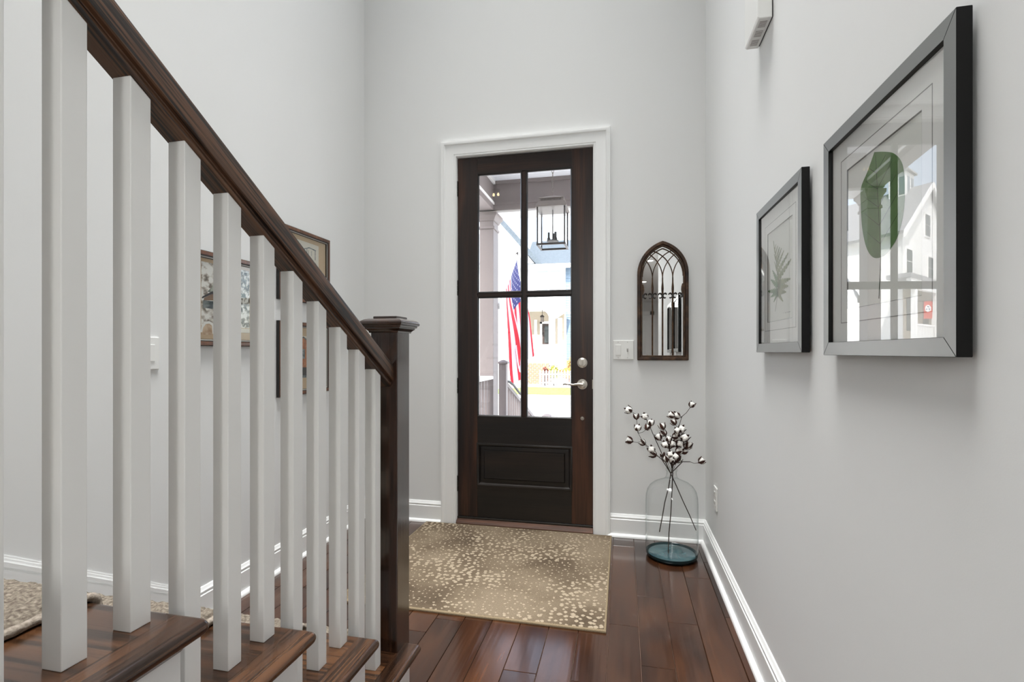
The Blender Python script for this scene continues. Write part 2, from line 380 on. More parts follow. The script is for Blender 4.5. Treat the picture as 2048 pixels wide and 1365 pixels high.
for (a, b) in ((gx0, mx-.0155), (mx+.0155, gx1)):
    for (c, d) in ((gz0, mz-.0135), (mz+.0135, gz1)):
        g = obj('glass_pane', bx(a+.004, b-.004, 3.2825, 3.2865, c+.004, d-.004), M['glass'], door)
        bm = nb(); rect_ring(bm, a, c, b, d, [(.001, .002), (-.003, .001), (-.009, -.008), (-.009, -.018), (.001, -.018)], lambda u, v, h: (u, ya-h+.002, v))
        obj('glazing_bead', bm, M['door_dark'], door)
# hardware
bm = nb(); disc(bm, (-.2564, ya, 1.099), (0, -1, 0), .033, .006, 32, .032); disc(bm, (-.2564, ya-.006, 1.099), (0, -1, 0), .031, .006, 32, .022)
db = obj('deadbolt', bm, M['nickel'], door, smooth=30)
bm = nb(); box(bm, -.261, -.2518, ya-.028, ya-.011, 1.083, 1.115); obj('thumb_turn', bm, M['nickel'], db, bevel=.003)
bm = nb(); disc(bm, (-.2564, ya, .960), (0, -1, 0), .034, .007, 32, .033); disc(bm, (-.2564, ya-.007, .960), (0, -1, 0), .030, .006, 32, .018); disc(bm, (-.2564, ya-.012, .960), (0, -1, 0), .012, .035, 20)
lv = obj('lever_handle', bm, M['nickel'], door, smooth=30)
bm = nb(); tube(bm, [(-.2564+.008, ya-.045, .960), (-.2564-.02, ya-.047, .962), (-.2564-.055, ya-.046, .957), (-.2564-.085, ya-.045, .961), (-.2564-.108, ya-.042, .9625), (-.2564-.122, ya-.040, .958)], [.010, .0095, .0075, .0065, .006, .0045], 10)
obj('lever', bm, M['nickel'], lv, smooth=60)
bm = nb(); disc(bm, (-.2560, ya, .738), (0, -1, 0), .0125, .004, 20, .011); disc(bm, (-.2560, ya-.004, .738), (0, -1, 0), .006, .003, 16, .004)
obj('bolt_cover', bm, M['nickel'], door, smooth=30)
bm = nb(); box(bm, dx1-.004, dx1+.001, ya-.001, yb-.012, .930, .990); obj('latch_plate', bm, M['nickel'], door)
for hz in (2.283, 1.606, .9385, .271):
    bm = nb(); box(bm, dx0-.013, dx0+.004, ya-.0025, ya, hz-.052, hz+.052)
    h = obj('hinge', bm, M['hinge'], door)
    bm = nb()
    for kq in range(3): disc(bm, (dx0-.002, ya-.006, hz-.052+.0352*kq), (0, 0, 1), .006, .0335, 12)
    obj('hinge_knuckle', bm, M['hinge'], h, smooth=40)
    bm = nb()
    for zz in (-.058, .0525): disc(bm, (dx0-.002, ya-.006, hz+zz), (0, 0, 1), .0035, .006, 10)
    for zz in (-.012, .022): disc(bm, (dx0-.008, ya-.002, hz+zz), (0, -1, 0), .003, .002, 8)
    obj('hinge_pin', bm, M['silver'], h, smooth=40)
bm = nb(); prism(bm, [(3.222, .0), (3.222, .012), (3.232, .026), (3.252, .034), (3.44, .022), (3.44, -.05), (3.25, -.05), (3.25, 0)], DX0+.014, DX1-.014, lambda u, v, a: (a, u, v))
struct('trim_4', bm, M['sill'], bevel=.002)
struct('trim_5', bx(DX0+.014, DX1-.014, 3.254, 3.40, .034, .046), M['hinge'], bevel=.002)

# ------------------------------------------------------------------ staircase
RISE, RUN, NT = .1832, .295, 8
YN = lambda n: 1.585-RUN*(n-1)
st = thing('staircase', 'straight staircase with dark oak treads and white risers along left wall', 'staircase', (-1.24, 1.58, 0))
for n in range(1, NT+1):
    z = RISE*n; y1 = YN(n); y0 = YN(n+1)-.03
    rn = .0135; zm = z-.014
    nose = [(y0, z-.028), (y1-rn, z-.028)]+[(y1-rn+rn*math.cos(R(a)), zm+.014*math.sin(R(a))) for a in range(-75, 90, 15)]+[(y1-rn, z), (y0, z)]
    bm = nb(); prism(bm, nose, -1.783, -.7262, lambda u, v, a: (a, u, v)); tr = obj('tread', bm, M['tread'], st, smooth=30)
    rings = []
    for q_ in [y0]+[y1-rn+rn*math.sin(R(a)) for a in range(0, 91, 15)]:
        k_ = 1.0 if q_ <= y1-rn else math.sqrt(max(.0004, 1-((q_-(y1-rn))/rn)**2)); ins = rn*(1-k_)
        rings.append([(-.7258, q_, zm-.014*k_)]+[(-.663-rn-ins*.6+rn*math.cos(R(a)), q_, zm+.014*k_*math.sin(R(a))) for a in range(-90, 91, 15)]+[(-.7258, q_, zm+.014*k_)])
    bm = nb(); loft(bm, rings); obj('nosing_return', bm, M['tread_y'], tr, smooth=40)
    bm = nb(); prism(bm, [(0, 0), (.012, 0), (.009, -.008), (.003, -.015), (0, -.018)], y0+.07, y1-.03, lambda u, v, a: (-.695+u, a, z-.0281+v))
    obj('scotia', bm, M['tread_y'], tr)
    obj('riser', bx(-1.783, -.715, y1-.048, y1-.030, RISE*(n-1)+(.001 if n > 1 else .002), z-.0285), M['trim'], st)
bm = nb()
for n in range(1, NT+1):
    box(bm, -.714, -.695, YN(n+1)-.030 if n < NT else -.84, YN(n)-.030, .002, RISE*n-.0285)
bmesh.ops.remove_doubles(bm, verts=bm.verts, dist=1e-4)
obj('stringer', bm, M['trim'], st)
obj('landing', bx(-1.783, -.70, -2.19, YN(NT)-.33, RISE*NT-.1, RISE*NT), M['tread'], st)

# railing: balusters, handrail, newel
rl = thing('stair_railing', 'stair railing of square white balusters under a dark oak handrail and newel', 'railing', (-.765, 1.56, .1832))
zu = lambda y: 1.6006-.6145*(y-.6283)   # underside of the handrail
for kq in range(13):
    y0 = 1.416-.0983*kq; y1 = y0+.0345
    n = max(i for i in range(1, NT+1) if YN(i)-.01 >= y1)
    zb = RISE*n
    bm = nb()
    v = [bm.verts.new(p) for p in ((-.781, y0, zb), (-.746, y0, zb), (-.746, y1, zb), (-.781, y1, zb), (-.781, y0, zu(y0)), (-.746, y0, zu(y0)), (-.746, y1, zu(y1)), (-.781, y1, zu(y1)))]
    for f in ((0, 3, 2, 1), (4, 5, 6, 7), (0, 1, 5, 4), (1, 2, 6, 5), (2, 3, 7, 6), (3, 0, 4, 7)): bm.faces.new([v[i] for i in f])
    obj('baluster', bm, M['baluster'], rl, bevel=.0014, bseg=2)
cosp = math.cos(math.atan(.6145))
half = [(.0195, 0), (.0215, .002), (.0225, .006), (.0215, .0095), (.0190, .0110), (.0185, .0145), (.0200, .0160), (.0265, .0168), (.0290, .0185), (.0296, .022), (.0298, .056), (.0288, .0595), (.0260, .0622), (.0200, .0636), (.010, .0642)]
prof = half+[(0, .0642)]+[(-a, b) for a, b in half[::-1]]
bm = nb(); prism(bm, prof, -1.0, 1.5155, lambda u, v, a: (-.7635+u, a, zu(a)+v/cosp))
obj('handrail', bm, M['rail'], rl, smooth=24)
NX0, NX1, NY0, NY1 = -.815, -.720, 1.515, 1.610
nw = obj('newel_post', bx(NX0, NX1, NY0, NY1, .0, 1.240), M['newel'], rl, bevel=.003)
def sq(e, z): return [(NX0-e, NY0-e, z), (NX1+e, NY0-e, z), (NX1+e, NY1+e, z), (NX0-e, NY1+e, z)]
bm = nb(); loft(bm, [sq(*t_) for t_ in [(.0005, 1.232), (.004, 1.233), (.005, 1.238), (.010, 1.243), (.0145, 1.246), (.0145, 1.2495), (.019, 1.251), (.0205, 1.2555), (.0205, 1.257), (.0245, 1.2585), (.0265, 1.262), (.0265, 1.267), (.0245, 1.271), (.017, 1.276), (.007, 1.2795), (-.004, 1.281)]])
obj('newel_cap', bm, M['newel'], nw, smooth=25)
bm = nb(); loft(bm, [sq(-.006, 1.280), sq(-.006, 1.2865), (sq(-.008, 1.288))])
obj('cap_block', bm, M['newel'], nw)

# ------------------------------------------------------------------ stair runner
M['runner'] = noise_mat('shaggy_beige_runner', [(.3, (.07, .055, .042, 1)), (.5, (.155, .128, .10, 1)), (.7, (.27, .235, .19, 1))], 150, .95, .9, detail=6)
M['runner_edge'] = noise_mat('runner_binding', [(.3, (.20, .165, .13, 1)), (.6, (.36, .31, .26, 1))], 160, .95, .6)
path = []
for n in range(1, NT+1):
    yr = YN(n)-.030; zb = RISE*(n-1); zt = RISE*n; yn = YN(n)
    for t_ in range(7): path.append((yr+.001, zb+.012+(RISE-.05-.012)*t_/6))
    cyl = (yn-.013, zt-.014)
    for a in range(-80, 91, 17): path.append((cyl[0]+.0145*math.cos(R(a)), cyl[1]+.0145*math.sin(R(a))))
    yend = YN(n+1)-.030
    for t_ in range(1, 25): path.append((yn-.013+(yend-yn+.013)*t_/24, zt+.0005))
rr = random.Random(3)
NXR = 70; xa, xb = -1.57, -.912
bm = nb(); rows = []
tops = []
for i, (y, z) in enumerate(path):
    a = Vector(path[max(i-1, 0)]); b = Vector(path[min(i+1, len(path)-1)]); d = (b-a).normalized(); nrm = Vector((d.y, -d.x))
    # outward normal: +y on risers, +z on treads
    if nrm.x+nrm.y < 0: nrm = -nrm
    tops.append((y, z, nrm))
    row = []
    for j in range(NXR+1):
        x = xa+(xb-xa)*j/NXR; edge = min(1, min(j, NXR-j)/2)
        h = .004+edge*(.013+rr.uniform(-.0028, .0032))
        row.append(bm.verts.new((x+rr.uniform(-.003, .003), y+nrm.x*h, z+nrm.y*h)))
    rows.append(row)
for r0, r1 in zip(rows, rows[1:]):
    for j in range(NXR): bm.faces.new((r0[j], r0[j+1], r1[j+1], r1[j]))
ru = thing('stair_runner', 'beige shaggy carpet runner laid over the dark stair treads', 'carpet', (-1.24, 1.56, .002))
o = obj('pile', bm, M['runner'], ru, smooth=80)
for x in (xa, xb):
    bm = nb(); pts = [(x+rr.uniform(-.001, .001), y+nn.x*.008, z+nn.y*.008) for y, z, nn in tops]; tube(bm, pts, [.0075+rr.uniform(-.0008, .0008) for _ in pts], 8)
    obj('binding', bm, M['runner_edge'], ru, smooth=80)

# ------------------------------------------------------------------ rug
def rug_material():
    m, t, p = base('antelope_rug'); N = t.nodes.new; L = t.links.new
    tc = N('ShaderNodeTexCoord')
    def noise(sc, det=3, off=(0, 0, 0)):
        mp = N('ShaderNodeMapping'); mp.inputs['Location'].default_value = off; L(tc.outputs['Object'], mp.inputs[0])
        n = N('ShaderNodeTexNoise'); n.inputs['Scale'].default_value = sc; n.inputs['Detail'].default_value = det; L(mp.outputs[0], n.inputs['Vector']); return n.outputs['Fac']
    cl = noise(2.6, 4, (3.1, 1.7, 0)); r = N('ShaderNodeValToRGB'); cr = r.color_ramp
    for e, (q, c) in zip([cr.elements[0], cr.elements.new(.5), cr.elements[-1]], [(.34, (.088, .064, .043, 1)), (.5, (.160, .122, .083, 1)), (.66, (.215, .168, .118, 1))]): e.position = q; e.color = c
    L(cl, r.inputs[0])
    fine = noise(240, 2); mf = N('ShaderNodeMapRange'); mf.inputs[1].default_value = .3; mf.inputs[2].default_value = .7; mf.inputs[3].default_value = .72; mf.inputs[4].default_value = 1.2; L(fine, mf.inputs[0])
    # warp, then cells
    wn_ = N('ShaderNodeTexNoise'); wn_.inputs['Scale'].default_value = 48; L(tc.outputs['Object'], wn_.inputs['Vector'])
    ws = N('ShaderNodeVectorMath'); ws.operation = 'MULTIPLY_ADD'; ws.inputs[1].default_value = (.013, .013, 0); L(wn_.outputs['Color'], ws.inputs[0]); L(tc.outputs['Object'], ws.inputs[2])
    v = N('ShaderNodeTexVoronoi'); v.voronoi_dimensions = '2D'; v.inputs['Scale'].default_value = 35; v.inputs['Randomness'].default_value = .95; v.distance = 'MINKOWSKI'; v.inputs['Exponent'].default_value = 1.5; L(ws.outputs[0], v.inputs['Vector'])
    band = noise(3.1, 1, (7.4, 2.2, 0)); mb = N('ShaderNodeMapRange'); mb.inputs[1].default_value = .36; mb.inputs[2].default_value = .6; mb.inputs[3].default_value = .40; mb.inputs[4].default_value = .16; L(band, mb.inputs[0])
    sep = N('ShaderNodeSeparateColor'); L(v.outputs['Color'], sep.inputs[0])
    ms = N('ShaderNodeMath'); ms.operation = 'MULTIPLY_ADD'; ms.inputs[1].default_value = .16; ms.inputs[2].default_value = -.08; L(sep.outputs[0], ms.inputs[0])
    ad = N('ShaderNodeMath'); ad.operation = 'ADD'; L(ms.outputs[0], ad.inputs[0]); L(mb.outputs[0], ad.inputs[1])
    df = N('ShaderNodeMath'); df.operation = 'SUBTRACT'; L(ad.outputs[0], df.inputs[0]); L(v.outputs['Distance'], df.inputs[1])
    sm = N('ShaderNodeMapRange'); sm.inputs[1].default_value = 0; sm.inputs[2].default_value = .06; L(df.outputs[0], sm.inputs[0])
    mx = N('ShaderNodeMix'); mx.data_type = 'RGBA'; L(sm.outputs[0], mx.inputs[0]); L(r.outputs[0], mx.inputs[6]); mx.inputs[7].default_value = (.36, .295, .215, 1)
    m2 = N('ShaderNodeMix'); m2.data_type = 'RGBA'; m2.blend_type = 'MULTIPLY'; m2.inputs[0].default_value = 1; L(mx.outputs[2], m2.inputs[6]); L(mf.outputs[0], m2.inputs[7])
    L(m2.outputs[2], p.inputs['Base Color']); p.inputs['Roughness'].default_value = 1; p.inputs['Specular IOR Level'].default_value = .1
    b = N('ShaderNodeBump'); b.inputs['Strength'].default_value = .6; b.inputs['Distance'].default_value = .003; L(fine, b.inputs['Height']); L(b.outputs[0], p.inputs['Normal'])
    return m
M['rug'] = rug_material()
M['rug_edge'] = noise_mat('rug_binding', [(.3, (.18, .135, .08, 1)), (.6, (.26, .20, .125, 1))], 300, .9, .5)
rx0, rx1, ry0, ry1 = -1.313, -.068, 2.109, 3.214
rg = thing('rug', 'beige entry rug with cream fawn spots lying before the front door', 'rug', ((rx0+rx1)/2, (ry0+ry1)/2, 0))
obj('pile', bx(rx0+.008, rx1-.008, ry0+.008, ry1-.008, .001, .0125), M['rug'], rg, bevel=.003)
bm = nb(); rect_ring(bm, rx0+.008, ry0+.008, rx1-.008, ry1-.008, [(-.003, .0005), (.008, .0005), (.0085, .006), (.006, .010), (.0, .0115), (-.003, .0105)], lambda u, v, h: (u, v, h))
obj('binding', bm, M['rug_edge'], rg, smooth=50)

# ------------------------------------------------------------------ vase with cotton stems
VX, VY = .272, 2.99
vs = thing('glass_vase', 'large clear glass demijohn with teal base on the floor in the corner', 'vase', (VX, VY, 0))
VP = [(.118, .003), (.132, .006), (.1395, .016), (.1435, .035), (.1445, .06), (.1445, .20), (.1440, .31), (.1420, .345), (.1340, .378), (.118, .403), (.095, .421), (.068, .433), (.045, .442), (.033, .452), (.0285, .465), (.0275, .478), (.0285, .487), (.033, .4905), (.0345, .495), (.033, .500), (.0285, .502), (.0265, .498), (.0255, .48), (.0265, .465)]
obj('bottle', lathe(nb(), VP, VX, VY, 56), M['vase_glass'], vs, smooth=60)
def teal():
    m, t, p = base('teal_thick_glass')
    p.inputs['Base Color'].default_value = (.05, .17, .19, 1); p.inputs['Roughness'].default_value = .08; p.inputs['Specular IOR Level'].default_value = .5
    tc = t.nodes.new('ShaderNodeTexCoord'); n = t.nodes.new('ShaderNodeTexNoise'); r = t.nodes.new('ShaderNodeValToRGB'); n.inputs['Scale'].default_value = 9; n.inputs['Detail'].default_value = 5; n.inputs['Distortion'].default_value = 1.2
    cr = r.color_ramp; cr.elements[0].position = .35; cr.elements[0].color = (.025, .10, .13, 1); cr.elements[1].position = .72; cr.elements[1].color = (.11, .21, .22, 1)
    t.links.new(tc.outputs['Object'], n.inputs['Vector']); t.links.new(n.outputs['Fac'], r.inputs[0]); t.links.new(r.outputs[0], p.inputs['Base Color'])
    p.inputs['Transmission Weight'].default_value = .25
    return m
M['teal'] = teal()
M['teal_dark'] = flat('dark_teal_rim', (.012, .035, .04, 1), .1)
obj('glass_base', lathe(nb(), [(.0, .005), (.128, .006), (.1325, .016), (.129, .021), (.122, .0225), (.06, .019), (.0, .017)], VX, VY, 48), M['teal'], vs, smooth=60)
obj('base_rim', lathe(nb(), [(.118, .001), (.134, .0045), (.1415, .018), (.1418, .028), (.1335, .022), (.1335, .010), (.118, .0035)], VX, VY, 48), M['teal_dark'], vs, smooth=60)

M['twig'] = flat('brown_twig', (.030, .018, .012, 1), .7)
M['husk'] = noise_mat('brown_boll_husk', [(.3, (.022, .010, .008, 1)), (.6, (.07, .026, .018, 1))], 60, .6)
M['lint'] = flat('white_cotton_lint', (.86, .84, .80, 1), 1, spec=.1, bump=.5, bscale=150)
def lint_mesh():
    bm = nb()
    for a in range(4):
        an = a*PI/2; ball(bm, (.0065*math.cos(an), .0065*math.sin(an), .016), .0105, 2, (1, 1, 1.25))
    ball(bm, (0, 0, .021), .009, 2)
    return bm
def husk_mesh():
    bm = nb()
    ball(bm, (0, 0, .001), .0055, 1)
    for a in range(4):
        an = a*PI/2+PI/4; c, s_ = math.cos(an), math.sin(an)
        w = Vector((-s_, c, 0))
        rows_ = []
        for (r_, z, hw) in ((.003, 0, .003), (.011, .005, .0068), (.0158, .014, .0072), (.0165, .022, .005), (.0185, .031, .0004)):
            ctr = Vector((c*r_, s_*r_, z)); out_ = Vector((c, s_, -.2))*.0009
            rows_.append([ctr-w*hw, ctr+out_*1.5, ctr+w*hw])
        for k_ in (0, 1):
            vv = [[bm.verts.new(q_+Vector((c, s_, 0))*(.0012*k_)) for q_ in r_] for r_ in rows_]
            for p_, q_ in zip(vv, vv[1:]):
                for j in range(2): bm.faces.new((p_[j], p_[j+1], q_[j+1], q_[j]))
    return bm
_l = obj('lint', lint_mesh(), M['lint'], smooth=80); _h = obj('husk', husk_mesh(), M['husk'], smooth=60)
lint_me, husk_me = _l.data, _h.data
bpy.data.objects.remove(_l); bpy.data.objects.remove(_h)
neckp = Vector((VX, VY, .475))
def cotton(label, bottom, pts, twigs, seed, group):
    rg_ = random.Random(seed)
    b = Vector(bottom)
    root = thing('cotton_stem', label, 'cotton stem', tuple(b), group)
    bm = nb(); d = (neckp+Vector((rg_.uniform(-.008, .008), rg_.uniform(-.008, .008), 0)))
    main = [b]+[b.lerp(d, f)+Vector((rg_.uniform(-.003, .003), rg_.uniform(-.003, .003), 0)) for f in (.25, .5, .75)]+[d]
    tube(bm, main, [.0026, .0028, .0028, .003, .003], 6)
    for tw in twigs:
        tube(bm, [tuple(d)]+[tuple(q_) for q_ in tw], [.0028]+[max(.0012, .0026-.0004*i) for i in range(len(tw))], 6)
    allp = [d]+[Vector(q_) for tw in twigs for q_ in tw]
    bolls = []
    for (x, z) in pts:
        p_ = Vector((x, VY+rg_.uniform(-.055, .055), z))
        near = min(allp, key=lambda q_: (q_-p_).length+(.3 if q_.z > p_.z+.01 else 0))
        if (near-p_).length > .006:
            midp = near.lerp(p_, .5)+Vector((0, 0, -.006)); tube(bm, [tuple(near), tuple(midp), tuple(p_)], [.0017, .0014, .0013], 5)
        bolls.append((p_, (p_-near)))
    obj('twig', bm, M['twig'], root, smooth=60)
    for p_, d_ in bolls:
        d_ = d_.normalized() if d_.length > .004 else Vector((0, 0, 1))
        d_ = (d_+Vector((rg_.uniform(-.5, .5), rg_.uniform(-.5, .5), .35+rg_.uniform(-.3, .3)))).normalized()
        sc = rg_.uniform(1.0, 1.28)
        mt = Matrix.Translation(p_-b) @ d_.to_track_quat('Z', 'Y').to_matrix().to_4x4() @ Matrix.Rotation(rg_.uniform(0, 6), 4, 'Z') @ Matrix.Scale(sc, 4)
        h = bpy.data.objects.new('boll', husk_me); C.objects.link(h); h.parent = root; h.matrix_local = mt
        l = bpy.data.objects.new('lint', lint_me); C.objects.link(l); l.parent = h
PA = [(.047, .827), (.127, .799), (.079, .773), (.157, .744), (.135, .717), (.081, .722), (.055, .648), (.124, .628), (.164, .603), (.188, .561), (.23, .557)]
PB = [(.228, .723), (.241, .689), (.211, .662), (.234, .633), (.276, .682), (.268, .634), (.264, .61), (.268, .566), (.28, .511), (.249, .538), (.255, .655), (.295, .60), (.255, .585), (.285, .575), (.290, .655), (.270, .545)]
PC = [(.295, .75), (.283, .803), (.314, .795), (.372, .858), (.316, .725), (.329, .68), (.314, .652), (.348, .61), (.364, .618), (.333, .585), (.302, .532), (.415, .549), (.305, .69), (.33, .64), (.345, .665), (.305, .62), (.320, .555), (.300, .715)]
cotton('cotton stem leaning left with spread out bolls, its foot at the vase right side', (.404, VY-.005, .160), PA, [[(.225, 2.99, .57), (.185, 2.985, .66), (.155, 2.98, .73), (.130, 2.985, .785)], [(.22, 2.98, .55), (.17, 2.975, .595), (.11, 2.97, .655), (.087, 2.97, .70)]], 1, None)
cotton('short cotton stem standing upright in the middle of the vase with clustered bolls', (.253, VY-.01, .020), PB, [[(.262, 2.99, .56), (.258, 2.99, .63), (.245, 2.985, .68)]], 2, None)
cotton('cotton stem leaning right with the topmost boll, its foot at the vase left side', (.206, VY+.01, .130), PC, [[(.300, 3.0, .58), (.312, 3.0, .66), (.312, 3.0, .74), (.33, 3.0, .80)], [(.33, 2.98, .545), (.37, 2.975, .548)]], 4, None)

# ------------------------------------------------------------------ arched mirror
mxc, mw, mz0, mzs = .241, .153, 1.117, 1.654
mr = thing('arched_mirror', 'gothic arched wall mirror in distressed brown frame with window tracery', 'mirror', (mxc, YF-.001, mz0))
def arch_pts(hw, zb, n=14, k_=.0595, R0=.2125, base_hw=.153):
    """pointed arch outline offset inward so that half width is hw"""
    off = base_hw-hw; Rr = R0-off; pts = [(-hw, zb)]
    amax = math.acos(k_/Rr)
    right = [(-k_+Rr*math.cos(amax*i/n), Rr*math.sin(amax*i/n)) for i in range(n+1)]
    pts += [(-x, mzs+z) for x, z in right]            # left side, rising to apex
    pts += [(x, mzs+z) for x, z in right[::-1][1:]]
    pts += [(hw, zb)]
    return pts
yf = YF-.0015
def ring2(bm, po, pi, y0, y1):
    n = len(po)
    A = [[bm.verts.new((mxc+x, y, z)) for x, z in p_] for p_, y in ((po, y0), (po, y1), (pi, y1), (pi, y0))]
    for i in range(4):
        a, b = A[i], A[(i+1) % 4]
        for j in range(n): bm.faces.new((a[j], a[(j+1) % n], b[(j+1) % n], b[j]))
bm = nb(); ring2(bm, arch_pts(.153, mz0), arch_pts(.133, mz0+.020), yf, yf-.026)
obj('frame', bm, M['arch_wood'], mr, bevel=.004)
bm = nb(); ring2(bm, arch_pts(.1335, mz0+.0195), arch_pts(.1215, mz0+.0305), yf, yf-.017)
obj('frame_lip', bm, M['arch_bar'], mr, bevel=.003)
bm = nb(); pts = arch_pts(.134, mz0+.019); prism(bm, pts, yf-.001, yf-.005, lambda u, v, a: (mxc+u, a, v))
obj('mirror_glass', bm, M['mirror'], mr)
ihw = .1215; stp = 2*ihw/4; zsp = 1.628
def inside(x, z, marg=.0):
    hw = .1225; off = .153-hw; Rr = .2125-off
    if z <= mzs: return abs(x) <= hw
    return math.hypot(abs(x)+.0595, z-mzs) <= Rr+marg
def strip(bm, pts, w, y0, y1):
    n = len(pts); L_ = []; R_ = []
    for i, (x, z) in enumerate(pts):
        a = pts[max(i-1, 0)]; b = pts[min(i+1, n-1)]; dx, dz = b[0]-a[0], b[1]-a[1]; l = math.hypot(dx, dz) or 1
        L_.append((x-dz/l*w/2, z+dx/l*w/2)); R_.append((x+dz/l*w/2, z-dx/l*w/2))
    rings = [[(mxc+l[0], y0, l[1]), (mxc+l[0], y1+.002, l[1]), (mxc+(l[0]+r[0])/2, y1, (l[1]+r[1])/2), (mxc+r[0], y1+.002, r[1]), (mxc+r[0], y0, r[1])] for l, r in zip(L_, R_)]
    loft(bm, rings)
Ra = .178
for i in range(0, 4):
    for sgn in (1, -1):
        x0 = sgn*(-ihw+i*stp); z0_ = zsp if i else zsp+.012
        pts = []
        for j in range(0, 40):
            a = j*.032; x = x0+sgn*(Ra-Ra*math.cos(a)); z = z0_+Ra*math.sin(a)*1.02
            pts.append((x, z))
            if j > 2 and not inside(x, z, .002): break
        if len(pts) > 3:
            bm = nb(); strip(bm, pts, .0055, yf-.005, yf-.013); obj('tracery_arc', bm, M['arch_bar'], mr, smooth=50)
for i in (1, 2, 3):
    x = -ihw+i*stp
    bm = nb(); lo = mz0+.030
    prof_ = [(lo, .0047), (1.500, .0047), (1.530, .0050), (1.548, .0064), (1.562, .0072), (1.578, .0064), (1.602, .0042), (zsp+.004, .0036)]
    loft(bm, [[(mxc+x-w_, yf-.005, z), (mxc+x-w_, yf-.011, z), (mxc+x, yf-.015, z), (mxc+x+w_, yf-.011, z), (mxc+x+w_, yf-.005, z)] for z, w_ in prof_])
    obj('mullion', bm, M['arch_bar'], mr, smooth=40)
for i in range(5):
    x = -ihw+i*stp
    if i in (0, 4):
        x += .004 if i == 0 else -.004
        bm = nb(); sg = 1 if i == 0 else -1
        loft(bm, [[(mxc+x-sg*.006, yf-.005, z), (mxc+x-sg*.006, yf-.014, z), (mxc+x+sg*w_, yf-.014, z), (mxc+x+sg*w_, yf-.005, z)] for z, w_ in ((1.515, .001), (1.535, .004), (1.555, .0075), (1.575, .006), (1.592, .001))])
        obj('side_swell', bm, M['arch_bar'], mr)
    bm = nb(); yy0 = yf-.013
    for sg in (1, -1):
        if (i == 0 and sg < 0) or (i == 4 and sg > 0): continue
        tube(bm, [(mxc+x+sg*.003, yy0, 1.522), (mxc+x+sg*.009, yy0-.002, 1.531), (mxc+x+sg*.016, yy0-.003, 1.534), (mxc+x+sg*.022, yy0-.002, 1.530), (mxc+x+sg*.0235, yy0-.001, 1.525)], [.0038, .0044, .0044, .0038, .0025], 6)
        tube(bm, [(mxc+x+sg*.003, yy0, 1.514), (mxc+x+sg*.009, yy0-.002, 1.506), (mxc+x+sg*.015, yy0-.003, 1.5045), (mxc+x+sg*.0195, yy0-.002, 1.508)], [.0036, .0038, .0038, .0025], 6)
    box(bm, mxc+x-.0065, mxc+x+.0065, yf-.017, yf-.006, 1.508, 1.528)
    obj('scroll_collar', bm, M['iron'], mr, smooth=50)

# ------------------------------------------------------------------ switch plates, outlet, chime
sw = thing('light_switch', 'white double switch plate between door casing and arched mirror', 'light switch', (.004, YF-.001, 1.18))
obj('plate', bx(-.060, .067, YF-.0065, YF-.0005, 1.120, 1.2425), M['plastic'], sw, bevel=.003)
obj('rocker', bx(-.046, -.012, YF-.0095, YF-.006, 1.148, 1.214), M['plastic'], sw, bevel=.0015)
obj('toggle_slot', bx(.024, .034, YF-.0075, YF-.006, 1.169, 1.194), M['plastic_grey'], sw)
bm = nb(); prism(bm, [(YF-.006, 1.176), (YF-.021, 1.1895), (YF-.021, 1.1945), (YF-.006, 1.188)], .0255, .0325, lambda u, v, a: (a, u, v)); obj('toggle', bm, M['plastic'], sw)
for x in (-.029, .029):
    for z in (1.132, 1.2305): obj('screw', disc(nb(), (x, YF-.0065, z), (0, -1, 0), .0028, .0008, 10), M['plastic_grey'], sw)
sw2 = thing('light_switch', 'white switch plate on left wall seen between two balusters', 'light switch', (XL+.001, 1.60, 1.17))
obj('plate', bx(XL+.0005, XL+.0075, 1.557, 1.632, 1.100, 1.228), M['plastic'], sw2, bevel=.003)
obj('rocker', bx(XL+.007, XL+.0105, 1.578, 1.611, 1.132, 1.198), M['plastic'], sw2, bevel=.0015)
ou = thing('wall_outlet', 'white electrical outlet low on right wall behind the vase', 'outlet', (XR-.001, 2.89, .37))
obj('plate', bx(XR-.0075, XR-.0005, 2.845, 2.928, .313, .437), M['plastic'], ou, bevel=.003)
for z in (.349, .399):
    s_ = obj('socket', bx(XR-.0095, XR-.007, 2.871, 2.902, z-.013, z+.013), M['plastic'], ou, bevel=.003)
    bm = nb(); box(bm, XR-.0105, XR-.009, 2.878, 2.880, z-.004, z+.006); box(bm, XR-.0105, XR-.009, 2.893, 2.895, z-.004, z+.006); obj('slot', bm, M['slot'], s_)
ch = thing('door_chime', 'white boxy door chime high on right wall with slotted underside', 'door chime', (XR-.001, 1.92, 2.298))
bm = nb()
pr = [(0, 2.298), (.041, 2.298), (.046, 2.304), (.046, 2.494), (.041, 2.50), (0, 2.50)]
prism(bm, pr, 1.832, 2.014, lambda u, v, a: (XR-.004-u, a, v)); obj('housing', bm, M['plastic'], ch, bevel=.003)
obj('back_plate', bx(XR-.0045, XR-.0005, 1.838, 2.008, 2.303, 2.495), M['iron'], ch)
for g0 in (1.850, 1.903, 1.957):
    for kq in range(5): obj('sound_slot', bx(XR-.038, XR-.014, g0+kq*.0075, g0+kq*.0075+.0026, 2.2975, 2.2985), M['slot'], ch)

